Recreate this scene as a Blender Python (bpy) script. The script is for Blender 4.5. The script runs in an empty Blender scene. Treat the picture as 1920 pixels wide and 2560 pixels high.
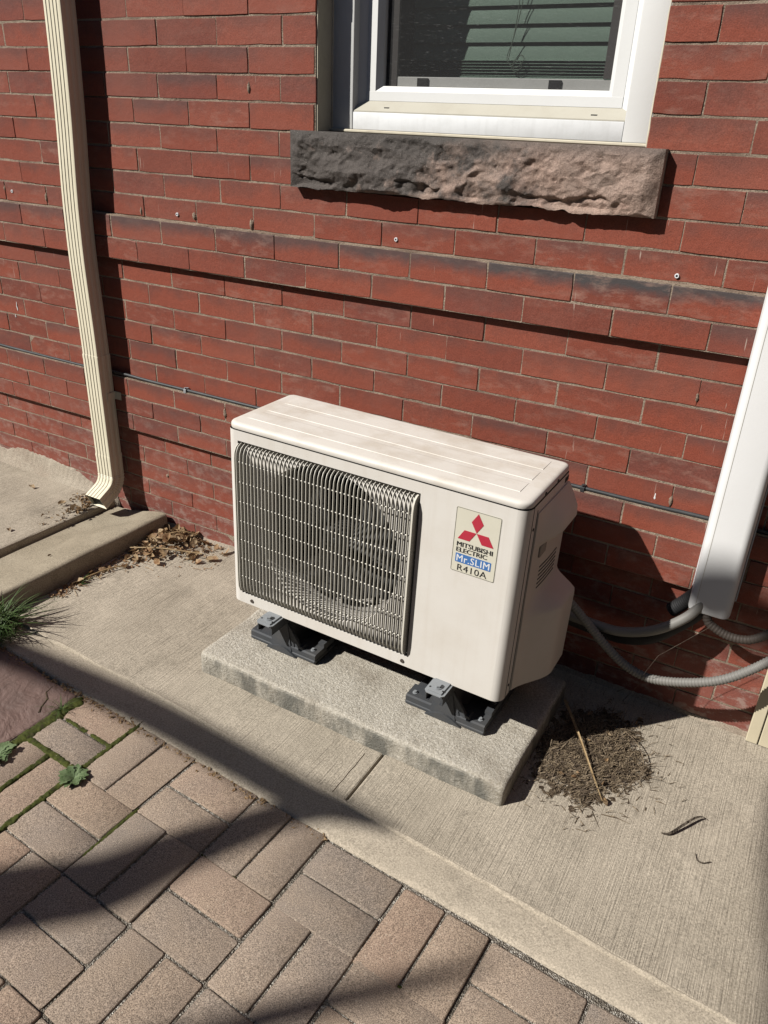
import bpy, bmesh, math, random
from mathutils import Vector, Matrix, noise as mnoise
random.seed(7)
R = math.radians
S = bpy.context.scene
COL = S.collection

# ------------------------------------------------------------------ camera
cam_d = bpy.data.cameras.new('camera')
cam = bpy.data.objects.new('camera', cam_d)
COL.objects.link(cam)
cam_d.sensor_fit = 'HORIZONTAL'
cam_d.sensor_width = 36.0
cam_d.lens = 36.534
cam_d.clip_start = 0.02
cam_d.clip_end = 500
cam.matrix_world = Matrix(((0.865963, -0.253518, 0.431089, 1.23744),(0.498428, 0.366885, -0.785471, -1.40352),(0.040971, 0.895055, 0.444069, 1.19078), (0, 0, 0, 1)))
S.camera = cam

# ------------------------------------------------------------------ sky, sun, exposure
SUN_AZ, SUN_EL = 41.0, 41.2            # light travels towards +x/+y, 41 degrees off the wall's normal
world = bpy.data.worlds.new('World')
S.world = world
world.use_nodes = True
wn = world.node_tree
bg = wn.nodes['Background']
sky = wn.nodes.new('ShaderNodeTexSky')
sky.sky_type = 'NISHITA'
sky.sun_disc = False
sky.sun_elevation = R(SUN_EL)
sky.sun_rotation = R(180 + SUN_AZ)
sky.altitude = 1600
sky.dust_density = 1.0
wn.links.new(sky.outputs['Color'], bg.inputs['Color'])
bg.inputs['Strength'].default_value = 0.05
sd = bpy.data.lights.new('sun', 'SUN')
sd.energy = 5.0
sd.angle = R(0.53)
sd.color = (1.0, 0.965, 0.91)
sun = bpy.data.objects.new('sun', sd)
COL.objects.link(sun)
LD = Vector((math.sin(R(SUN_AZ)) * math.cos(R(SUN_EL)), math.cos(R(SUN_AZ)) * math.cos(R(SUN_EL)), -math.sin(R(SUN_EL))))
sun.rotation_euler = LD.to_track_quat('-Z', 'Y').to_euler()
sun.location = (-6, -7, 8)
S.view_settings.view_transform = 'Standard'
S.view_settings.look = 'None'
S.view_settings.exposure = 0.25
S.view_settings.gamma = 1.0
S.view_settings.use_curve_mapping = False
S.cycles.max_bounces = 6
S.cycles.diffuse_bounces = 1
S.cycles.sample_clamp_indirect = 0.11
S.cycles.transparent_max_bounces = 12


# ------------------------------------------------------------------ node helper
class G:
    def __init__(s, name):
        s.m = bpy.data.materials.new(name)
        s.m.use_nodes = True
        s.t = s.m.node_tree
        s.t.nodes.clear()
        s.out = s.t.nodes.new('ShaderNodeOutputMaterial')

    def n(s, typ, ins=None, **props):
        nd = s.t.nodes.new(typ)
        for k, v in props.items():
            setattr(nd, k, v)
        for k, v in (ins or {}).items():
            sock = nd.inputs[k]
            if isinstance(v, bpy.types.NodeSocket):
                s.t.links.new(v, sock)
            elif isinstance(v, bpy.types.Node):
                s.t.links.new(v.outputs[0], sock)
            else:
                if sock.type == 'RGBA' and len(v) == 3:
                    v = (*v, 1)
                sock.default_value = v
        return nd

    def pos(s):
        return s.n('ShaderNodeNewGeometry').outputs['Position']

    def objc(s):
        return s.n('ShaderNodeTexCoord').outputs['Object']

    def rnd(s):
        return s.n('ShaderNodeObjectInfo').outputs['Random']

    def vec(s, v, scale=(1, 1, 1), rot=(0, 0, 0), loc=(0, 0, 0)):
        return s.n('ShaderNodeMapping', {'Vector': v, 'Scale': scale, 'Rotation': rot, 'Location': loc}).outputs[0]

    def noise(s, v, scale, detail=3, rough=0.55, dist=0.0):
        return s.n('ShaderNodeTexNoise', {'Vector': v, 'Scale': scale, 'Detail': detail, 'Roughness': rough, 'Distortion': dist}).outputs['Fac']

    def voro(s, v, scale, feature='F1', out='Distance'):
        return s.n('ShaderNodeTexVoronoi', {'Vector': v, 'Scale': scale}, feature=feature).outputs[out]

    def ramp(s, f, stops, interp='LINEAR'):
        nd = s.n('ShaderNodeValToRGB', {'Fac': f})
        cr = nd.color_ramp
        cr.interpolation = interp
        while len(cr.elements) < len(stops):
            cr.elements.new(0.5)
        for e, (p, c) in zip(cr.elements, stops):
            e.position = p
            e.color = (c, c, c, 1) if isinstance(c, (int, float)) else (*c, 1)
        return nd.outputs['Color']

    def mix(s, f, a, b, mode='MIX'):
        nd = s.n('ShaderNodeMix', data_type='RGBA', blend_type=mode)
        for i, v in ((0, f), (6, a), (7, b)):
            if isinstance(v, bpy.types.NodeSocket):
                s.t.links.new(v, nd.inputs[i])
            else:
                nd.inputs[i].default_value = (*v, 1) if isinstance(v, tuple) and len(v) == 3 else v
        return nd.outputs[2]

    def math(s, op, a, b=0.0, clamp=False):
        return s.n('ShaderNodeMath', {0: a, 1: b}, operation=op, use_clamp=clamp).outputs[0]

    def sep(s, v):
        return s.n('ShaderNodeSeparateXYZ', {0: v}).outputs

    def attr(s, name):
        return s.n('ShaderNodeAttribute', attribute_type='OBJECT', attribute_name=name).outputs['Fac']

    def bump(s, h, strength=0.3, dist=0.01, normal=None):
        ins = {'Height': h, 'Strength': strength, 'Distance': dist}
        if normal is not None:
            ins['Normal'] = normal
        return s.n('ShaderNodeBump', ins).outputs[0]

    def done(s, color, rough=0.7, normal=None, metal=0.0, spec=0.35, coat=0.0):
        ins = {'Base Color': color, 'Roughness': rough, 'Metallic': metal, 'Specular IOR Level': spec, 'Coat Weight': coat}
        if normal is not None:
            ins['Normal'] = normal
        b = s.n('ShaderNodeBsdfPrincipled', ins)
        s.t.links.new(b.outputs[0], s.out.inputs['Surface'])
        return s.m


MAT = {}


def make_materials():
    # pressed red brick
    g = G('brick')
    p, o, r = g.pos(), g.objc(), g.rnd()
    base = g.ramp(r, [(0.0, (0.150, 0.040, 0.026)), (0.15, (0.200, 0.051, 0.031)), (0.4, (0.235, 0.060, 0.035)), (0.6, (0.210, 0.050, 0.029)), (0.8, (0.240, 0.066, 0.040)), (0.92, (0.185, 0.048, 0.031)), (1.0, (0.168, 0.050, 0.036))])
    shift = g.n('ShaderNodeVectorMath', {0: p, 1: g.n('ShaderNodeVectorMath', {0: (37.0, 11.0, 23.0), 'Scale': r}, operation='SCALE').outputs[0]}, operation='ADD').outputs[0]
    cloud = g.noise(shift, 16, 4, 0.6)
    zz = g.sep(o)[2]
    up = g.math('MULTIPLY', zz, 11.0)
    veil = g.ramp(g.math('ADD', g.math('ADD', cloud, up), g.math('MULTIPLY', g.math('SUBTRACT', r, 0.5), 0.25)), [(0.42, 0.0), (0.86, 0.68)])
    c = g.mix(veil, base, (0.110, 0.048, 0.039))
    warm = g.ramp(g.noise(g.vec(shift, (1, 1, 2.4)), 12, 3), [(0.52, 0.0), (0.75, 0.5)])
    c = g.mix(warm, c, (0.225, 0.054, 0.030))
    streak = g.noise(g.vec(p, (70, 70, 3.5)), 1.0, 3, 0.6)
    c = g.mix(g.ramp(streak, [(0.58, 0.0), (0.82, 0.22)]), c, (0.24, 0.100, 0.072))
    c = g.mix(g.ramp(g.noise(p, 3.1, 4, 0.6), [(0.45, 0.0), (0.72, 0.5)]), c, (0.220, 0.078, 0.055))
    grain = g.noise(p, 420, 2, 0.7)
    c = g.mix(0.55, c, g.ramp(grain, [(0.25, 0.25), (0.75, 0.8)]), 'OVERLAY')
    speck = g.ramp(g.voro(p, 150), [(0.05, 1.0), (0.10, 0.0)])
    c = g.mix(g.math('MULTIPLY', g.math('MULTIPLY', speck, g.ramp(g.noise(p, 40, 2), [(0.5, 0.0), (0.7, 1.0)])), 0.5), c, (0.48, 0.36, 0.28))
    soot = g.math('MULTIPLY', g.attr('soot'), g.ramp(g.math('ADD', g.math('MULTIPLY', zz, 20.0), g.noise(p, 11, 5, 0.7)), [(0.38, 0.0), (0.90, 0.92)]))
    c = g.mix(soot, c, (0.062, 0.055, 0.055))
    pale = g.math('MULTIPLY', g.attr('pale'), g.ramp(g.noise(g.vec(p, (1, 1, 2.6)), 17, 5, 0.68), [(0.50, 0.0), (0.74, 0.42)]))
    c = g.mix(pale, c, (0.37, 0.235, 0.185))
    lime = g.math('MULTIPLY', g.attr('lime'), g.ramp(g.noise(g.vec(p, (1, 1, 1.6)), 22, 6, 0.72), [(0.5, 0.0), (0.62, 0.75)]))
    c = g.mix(lime, c, (0.43, 0.37, 0.32))
    purple = g.math('MULTIPLY', g.attr('lime'), 0.45)
    c = g.mix(purple, c, (0.20, 0.085, 0.075))
    scr = g.ramp(g.noise(g.vec(p, (160, 160, 9)), 1.0, 2, 0.5), [(0.735, 0.0), (0.76, 0.6)])
    c = g.mix(g.math('MULTIPLY', scr, g.ramp(g.noise(p, 5, 2), [(0.5, 0.0), (0.62, 1.0)])), c, (0.50, 0.40, 0.33))
    h = g.math('ADD', g.math('MULTIPLY', grain, 0.35), g.noise(p, 55, 4, 0.65))
    MAT['brick'] = g.done(c, 0.72, g.bump(h, 0.35, 0.004), spec=0.3)

    g = G('mortar')
    p = g.pos()
    n1 = g.noise(p, 260, 4, 0.75)
    c = g.ramp(n1, [(0.3, (0.22, 0.165, 0.125)), (0.68, (0.50, 0.405, 0.31))])
    c = g.mix(g.ramp(g.noise(p, 9, 4, 0.65), [(0.44, 0.0), (0.70, 0.85)]), c, (0.18, 0.125, 0.095))
    MAT['mortar'] = g.done(c, 0.95, g.bump(g.math('ADD', n1, g.noise(p, 90, 3)), 0.9, 0.006), spec=0.1)

    # broomed concrete walk, strokes running towards the wall
    def concrete(name, a, b, broom, seed=0.0):
        g = G(name)
        p = g.vec(g.pos(), loc=(seed, seed * 2, 0))
        big = g.noise(p, 3.2, 5, 0.62)
        mid = g.noise(p, 26, 5, 0.7)
        fine = g.noise(p, 260, 4, 0.85)
        c = g.mix(g.ramp(big, [(0.32, 0.0), (0.68, 1.0)]), a, b)
        c = g.mix(g.ramp(mid, [(0.55, 0.0), (0.85, 0.5)]), c, tuple(x * 0.55 for x in a))
        stain = g.ramp(g.noise(g.vec(p, loc=(5, 9, 0)), 5.2, 6, 0.7), [(0.56, 0.0), (0.70, 0.55)])
        c = g.mix(stain, c, tuple(x * 0.52 for x in b))
        c = g.mix(0.65, c, g.ramp(fine, [(0.34, 0.14), (0.66, 0.86)]), 'OVERLAY')
        blot = g.noise(g.vec(p, loc=(2, 4, 0)), 9.0, 6, 0.72)
        c = g.mix(g.ramp(blot, [(0.50, 0.0), (0.66, 0.32)]), c, tuple(x * 1.25 for x in a))
        pits = g.ramp(g.voro(p, 95), [(0.03, 1.0), (0.085, 0.0)])
        c = g.mix(g.math('MULTIPLY', pits, 0.55), c, (0.08, 0.068, 0.055))
        h = g.math('ADD', g.math('MULTIPLY', fine, 0.5), g.math('MULTIPLY', mid, 0.4))
        if broom:
            wob = g.noise(g.vec(p, (1.2, 0.35, 1)), 6, 2)
            pv = g.n('ShaderNodeVectorMath', {0: p, 1: g.n('ShaderNodeCombineXYZ', {0: g.math('MULTIPLY', wob, 0.012)}).outputs[0]}, operation='ADD').outputs[0]
            st = g.noise(g.vec(pv, (300, 6.0, 1)), 1.0, 3, 0.7)
            amt = g.ramp(g.noise(p, 3.0, 4, 0.65), [(0.35, 0.12), (0.62, 1.0)])
            line = g.math('MULTIPLY', g.ramp(st, [(0.27, 1.0), (0.46, 0.0)]), amt)
            c = g.mix(g.math('MULTIPLY', line, 0.75), c, (0.105, 0.086, 0.064))
            h = g.math('ADD', h, g.math('MULTIPLY', st, 1.8))
        MAT[name] = g.done(c, 0.9, g.bump(h, 0.6, 0.004), spec=0.2)
    concrete('broomed', (0.445, 0.388, 0.307), (0.335, 0.290, 0.226), True)
    concrete('trowelled', (0.42, 0.362, 0.283), (0.335, 0.287, 0.221), False, 3.0)
    concrete('channel', (0.37, 0.32, 0.24), (0.28, 0.24, 0.175), False, 7.0)
    concrete('parging', (0.37, 0.325, 0.26), (0.25, 0.20, 0.155), False, 11.0)

    # rough pebbled pad
    g = G('pad')
    p = g.pos()
    v = g.noise(p, 120, 2, 0.6)
    n1 = g.noise(p, 210, 4, 0.85)
    c = g.ramp(n1, [(0.30, (0.27, 0.24, 0.19)), (0.48, (0.50, 0.455, 0.375)), (0.66, (0.74, 0.695, 0.61))])
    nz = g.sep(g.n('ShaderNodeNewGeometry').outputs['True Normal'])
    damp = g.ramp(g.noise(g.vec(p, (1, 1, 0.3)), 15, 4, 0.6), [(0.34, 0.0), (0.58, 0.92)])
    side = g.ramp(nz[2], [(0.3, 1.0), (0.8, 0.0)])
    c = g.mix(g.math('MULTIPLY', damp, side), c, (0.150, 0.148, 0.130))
    dirt = g.ramp(g.noise(p, 7.5, 4, 0.6), [(0.50, 0.0), (0.74, 0.6)])
    c = g.mix(dirt, c, (0.215, 0.175, 0.13))
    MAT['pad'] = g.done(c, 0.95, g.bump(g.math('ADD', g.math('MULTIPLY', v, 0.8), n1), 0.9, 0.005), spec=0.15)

    # pavers
    g = G('paver')
    p, r = g.pos(), g.rnd()
    base = g.ramp(r, [(0.0, (0.325, 0.252, 0.193)), (0.2, (0.262, 0.216, 0.177)), (0.45, (0.350, 0.258, 0.186)), (0.65, (0.272, 0.226, 0.186)), (0.85, (0.335, 0.240, 0.178)), (1.0, (0.292, 0.238, 0.191))])
    cl = g.noise(p, 14, 4, 0.6)
    c = g.mix(g.ramp(cl, [(0.4, 0.0), (0.7, 0.45)]), base, (0.36, 0.275, 0.20))
    c = g.mix(g.ramp(g.noise(p, 5, 4), [(0.5, 0.0), (0.75, 0.5)]), c, (0.215, 0.178, 0.145))
    fine = g.noise(p, 520, 2, 0.8)
    c = g.mix(0.9, c, g.ramp(fine, [(0.34, 0.12), (0.66, 0.88)]), 'OVERLAY')
    vv = g.n('ShaderNodeTexVoronoi', {'Vector': p, 'Scale': 170.0})
    sel = g.sep(vv.outputs['Color'])[0]
    spk = g.math('MULTIPLY', g.ramp(vv.outputs['Distance'], [(0.16, 1.0), (0.30, 0.0)]), g.ramp(sel, [(0.74, 0.0), (0.82, 0.8)]))
    c = g.mix(spk, c, (0.50, 0.42, 0.33))
    MAT['paver'] = g.done(c, 0.9, g.bump(g.math('ADD', fine, g.noise(p, 90, 3)), 0.55, 0.003), spec=0.2)

    g = G('joint_sand')
    p = g.pos()
    v = g.n('ShaderNodeTexVoronoi', {'Vector': p, 'Scale': 330.0})
    sel = g.sep(v.outputs['Color'])[0]
    c = g.ramp(sel, [(0.0, (0.11, 0.095, 0.08)), (0.5, (0.28, 0.245, 0.20)), (0.8, (0.44, 0.40, 0.34)), (1.0, (0.70, 0.66, 0.58))])
    c = g.mix(g.ramp(g.noise(p, 6, 3), [(0.42, 0.0), (0.7, 0.65)]), c, (0.075, 0.062, 0.045))
    MAT['joint_sand'] = g.done(c, 0.95, g.bump(v.outputs['Distance'], 1.0, 0.006), spec=0.15)

    g = G('red_stone')
    p = g.pos()
    n1 = g.noise(p, 6, 5, 0.65)
    c = g.ramp(n1, [(0.3, (0.115, 0.078, 0.066)), (0.6, (0.155, 0.100, 0.084)), (0.8, (0.21, 0.142, 0.12))])
    ridge = g.noise(g.vec(p, (1, 1, 1), (0, 0, 0.6)), 11, 4, 0.55, 1.5)
    c = g.mix(0.4, c, g.ramp(g.noise(p, 300, 2, 0.7), [(0.3, 0.3), (0.7, 0.72)]), 'OVERLAY')
    MAT['red_stone'] = g.done(c, 0.62, g.bump(g.math('ADD', ridge, g.math('MULTIPLY', g.noise(p, 60, 3), 0.15)), 0.6, 0.02), spec=0.4)

    # rock-faced sill stone
    g = G('sandstone')
    p = g.pos()
    n1 = g.noise(p, 5.5, 5, 0.62)
    x = g.sep(p)[0]
    grade = g.math('ADD', n1, g.math('MULTIPLY', x, -0.42))
    black = g.ramp(g.math('ADD', grade, g.math('MULTIPLY', g.math('SUBTRACT', g.noise(p, 24, 4, 0.7), 0.5), 0.35)), [(0.26, 0.0), (0.42, 0.93)])
    c = g.ramp(g.noise(p, 11, 4, 0.6), [(0.3, (0.30, 0.225, 0.185)), (0.55, (0.40, 0.285, 0.23)), (0.8, (0.43, 0.275, 0.22))])
    c = g.mix(black, c, (0.085, 0.079, 0.074))
    zt = g.ramp(g.math('ADD', g.sep(p)[2], g.math('MULTIPLY', g.noise(p, 14, 4), 0.09)), [(0.0, 0.0), (1.0, 1.0)])
    top = g.ramp(g.math('MULTIPLY', g.math('SUBTRACT', g.math('ADD', g.sep(p)[2], g.math('MULTIPLY', n1, 0.07)), 1.165), 28.0), [(0.0, 0.0), (1.0, 0.7)])
    c = g.mix(top, c, (0.085, 0.078, 0.072))
    gr = g.noise(p, 330, 3, 0.75)
    c = g.mix(0.7, c, g.ramp(gr, [(0.28, 0.25), (0.72, 0.78)]), 'OVERLAY')
    sp = g.math('MULTIPLY', g.ramp(g.voro(p, 190), [(0.08, 1.0), (0.18, 0.0)]), g.ramp(g.noise(p, 30, 2), [(0.42, 0.0), (0.60, 0.75)]))
    c = g.mix(sp, c, (0.42, 0.38, 0.33))
    MAT['sandstone'] = g.done(c, 0.92, g.bump(g.math('ADD', g.math('MULTIPLY', gr, 0.7), g.noise(p, 70, 4, 0.7)), 0.8, 0.006), spec=0.15)

    def paint(name, col, rough=0.45, dirt=0.12, dcol=(0.32, 0.27, 0.2), scale=6, spec=0.4, streaks=0.0):
        g = G(name)
        p = g.pos()
        d = g.ramp(g.noise(p, scale, 5, 0.65), [(0.45, 0.0), (0.8, dirt)])
        c = g.mix(d, col, dcol)
        f = g.ramp(g.math('MULTIPLY', g.ramp(g.voro(p, 120), [(0.03, 1.0), (0.07, 0.0)]), g.ramp(g.noise(p, 13, 3), [(0.58, 0.0), (0.68, 1.0)])), [(0, 0), (1, dirt * 2)])
        c = g.mix(f, c, tuple(v * 0.5 for v in dcol))
        if streaks:
            st = g.ramp(g.noise(g.vec(p, (45, 45, 2.5)), 1.0, 3), [(0.5, 0.0), (0.8, streaks)])
            c = g.mix(st, c, dcol)
        rr = g.n('ShaderNodeMapRange', {0: g.noise(p, 22, 3), 3: rough - 0.08, 4: rough + 0.12}).outputs[0]
        MAT[name] = g.done(c, rr, g.bump(g.noise(p, 160, 2), 0.05, 0.002), spec=spec)
    paint('enamel', (0.715, 0.68, 0.625), 0.42, 0.30, (0.50, 0.43, 0.34), 5, 0.4, 0.22)
    paint('enamel_top', (0.68, 0.64, 0.58), 0.5, 0.75, (0.46, 0.39, 0.30), 9)
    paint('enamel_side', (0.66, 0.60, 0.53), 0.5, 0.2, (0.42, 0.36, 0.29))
    paint('grille_paint', (0.70, 0.665, 0.575), 0.45, 0.2, (0.4, 0.36, 0.27), 14)
    paint('cream_metal', (0.80, 0.735, 0.56), 0.42, 0.2, (0.45, 0.38, 0.25), 8, 0.45, 0.08)
    paint('cream_paint', (0.60, 0.53, 0.38), 0.6, 0.3, (0.34, 0.29, 0.2), 8)
    paint('white_vinyl', (0.80, 0.80, 0.78), 0.35, 0.10, (0.5, 0.47, 0.4), 10)
    paint('white_sill', (0.77, 0.78, 0.78), 0.5, 0.3, (0.40, 0.40, 0.38), 18, 0.3, 0.25)
    paint('beige_sill', (0.50, 0.475, 0.40), 0.5, 0.35, (0.35, 0.31, 0.24), 14)
    paint('caulk', (0.60, 0.55, 0.43), 0.75, 0.4, (0.28, 0.24, 0.18), 20)
    paint('cover_plastic', (0.78, 0.775, 0.765), 0.38, 0.08, (0.5, 0.47, 0.42), 7)
    paint('galvanised', (0.26, 0.275, 0.285), 0.45, 0.35, (0.20, 0.20, 0.20), 40, 0.6)
    paint('grey_plastic', (0.052, 0.056, 0.062), 0.6, 0.4, (0.12, 0.105, 0.085), 12, 0.3)
    paint('black_rubber', (0.018, 0.018, 0.019), 0.65, 0.2, (0.06, 0.055, 0.05), 20, 0.3)
    paint('cable_black', (0.030, 0.032, 0.034), 0.5, 0.5, (0.10, 0.10, 0.10), 12, 0.4)
    paint('conduit_grey', (0.19, 0.183, 0.168), 0.5, 0.3, (0.2, 0.185, 0.16), 10, 0.35)
    paint('conduit_brown', (0.07, 0.056, 0.047), 0.6, 0.3, (0.06, 0.05, 0.04), 10, 0.3)
    paint('coil_dark', (0.018, 0.018, 0.018), 0.6, 0.2, (0.02, 0.02, 0.02), 10, 0.3)
    paint('fan_dark', (0.05, 0.05, 0.049), 0.55, 0.2, (0.03, 0.03, 0.028), 10, 0.3)
    paint('label_white', (0.66, 0.63, 0.52), 0.4, 0.15, (0.45, 0.41, 0.3), 12)
    paint('label_red', (0.45, 0.030, 0.055), 0.4, 0.05)
    paint('label_black', (0.022, 0.022, 0.024), 0.45, 0.05)
    paint('label_blue', (0.055, 0.165, 0.42), 0.4, 0.05)
    paint('label_clear', (0.74, 0.75, 0.76), 0.4, 0.05)
    paint('blind', (0.46, 0.54, 0.47), 0.55, 0.05)
    paint('cord', (0.28, 0.29, 0.25), 0.8, 0.05)
    paint('screen_bar', (0.095, 0.085, 0.080), 0.5, 0.1, (0.05, 0.05, 0.05))
    paint('rail_grey', (0.72, 0.72, 0.68), 0.5, 0.2, (0.3, 0.3, 0.28), 20)
    paint('room', (0.10, 0.10, 0.10), 0.9, 0.0)

    def leafy(name, cols, rough=0.6, trans=0.25):
        g = G(name)
        p, r = g.pos(), g.rnd()
        c = g.ramp(g.math('FRACT', g.math('ADD', r, g.math('MULTIPLY', g.noise(p, 60, 2), 1.2))), [(i / (len(cols) - 1), k) for i, k in enumerate(cols)])
        c = g.mix(0.4, c, g.ramp(g.noise(p, 300, 2), [(0.3, 0.3), (0.7, 0.75)]), 'OVERLAY')
        b = g.n('ShaderNodeBsdfPrincipled', {'Base Color': c, 'Roughness': rough, 'Specular IOR Level': 0.3})
        t = g.n('ShaderNodeBsdfTranslucent', {'Color': c})
        m = g.n('ShaderNodeMixShader', {0: trans, 1: b, 2: t})
        g.t.links.new(m.outputs[0], g.out.inputs['Surface'])
        MAT[name] = g.m
    leafy('dry_leaf', [(0.20, 0.11, 0.055), (0.38, 0.26, 0.14), (0.10, 0.06, 0.033), (0.46, 0.34, 0.20), (0.27, 0.14, 0.07)])
    leafy('straw', [(0.24, 0.185, 0.12), (0.11, 0.08, 0.052), (0.40, 0.32, 0.215), (0.15, 0.112, 0.075), (0.075, 0.055, 0.038)], trans=0.1)
    leafy('grass', [(0.045, 0.085, 0.022), (0.075, 0.13, 0.035), (0.035, 0.06, 0.018), (0.11, 0.15, 0.055)])
    leafy('weed', [(0.12, 0.18, 0.075), (0.18, 0.24, 0.12), (0.09, 0.14, 0.055)])
    leafy('moss', [(0.036, 0.044, 0.008), (0.062, 0.070, 0.012), (0.022, 0.028, 0.008), (0.048, 0.043, 0.015)], 0.95, 0.05)
    leafy('reed', [(0.36, 0.25, 0.13), (0.24, 0.155, 0.075), (0.42, 0.31, 0.17)], trans=0.1)

    g = G('soil')
    p = g.pos()
    c = g.ramp(g.noise(p, 70, 5, 0.7), [(0.3, (0.040, 0.029, 0.020)), (0.7, (0.125, 0.092, 0.062))])
    MAT['soil'] = g.done(c, 1.0, g.bump(g.noise(p, 120, 4), 0.9, 0.01), spec=0.1)
    g = G('earth')
    p = g.pos()
    c = g.ramp(g.noise(p, 2, 6, 0.65), [(0.3, (0.035, 0.03, 0.024)), (0.7, (0.07, 0.06, 0.05))])
    MAT['earth'] = g.done(c, 1.0, g.bump(g.noise(p, 30, 4), 0.6, 0.03), spec=0.1)
    g = G('bark')
    p = g.pos()
    c = g.ramp(g.noise(g.vec(p, (8, 8, 1.5)), 3, 5, 0.7), [(0.3, (0.05, 0.04, 0.032)), (0.7, (0.16, 0.13, 0.10))])
    MAT['bark'] = g.done(c, 0.95, g.bump(g.noise(g.vec(p, (8, 8, 1.5)), 6, 4), 0.9, 0.03), spec=0.1)

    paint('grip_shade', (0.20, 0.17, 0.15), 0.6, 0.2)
    paint('dark_wall', (0.055, 0.045, 0.04), 0.9, 0.3, (0.03, 0.026, 0.022), 3, 0.15)
    # window glass
    g = G('glass')
    b = g.n('ShaderNodeBsdfGlossy', {'Color': (0.8, 0.85, 0.85), 'Roughness': 0.03})
    t = g.n('ShaderNodeBsdfTransparent', {'Color': (0.86, 0.90, 0.88)})
    m = g.n('ShaderNodeMixShader', {0: 0.06, 1: t, 2: b})
    g.t.links.new(m.outputs[0], g.out.inputs['Surface'])
    MAT['glass'] = g.m
    # insect screen: woven grey wire, about half open
    g = G('screen')
    p = g.pos()
    d = g.n('ShaderNodeBsdfDiffuse', {'Color': (0.055, 0.055, 0.055)})
    hi = g.ramp(g.noise(g.vec(p, (45, 1, 900)), 1.0, 2, 0.6), [(0.66, 0.0), (0.74, 1.0)])
    d2 = g.n('ShaderNodeBsdfDiffuse', {'Color': (0.30, 0.30, 0.29)})
    dm = g.n('ShaderNodeMixShader', {0: hi, 1: d, 2: d2})
    t = g.n('ShaderNodeBsdfTransparent', {'Color': (1, 1, 1)})
    m = g.n('ShaderNodeMixShader', {0: g.math('ADD', 0.34, g.math('MULTIPLY', g.noise(g.vec(p, (300, 1, 900)), 1.0, 1), 0.16)), 1: t, 2: dm})
    g.t.links.new(m.outputs[0], g.out.inputs['Surface'])
    MAT['screen'] = g.m


make_materials()


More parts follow.
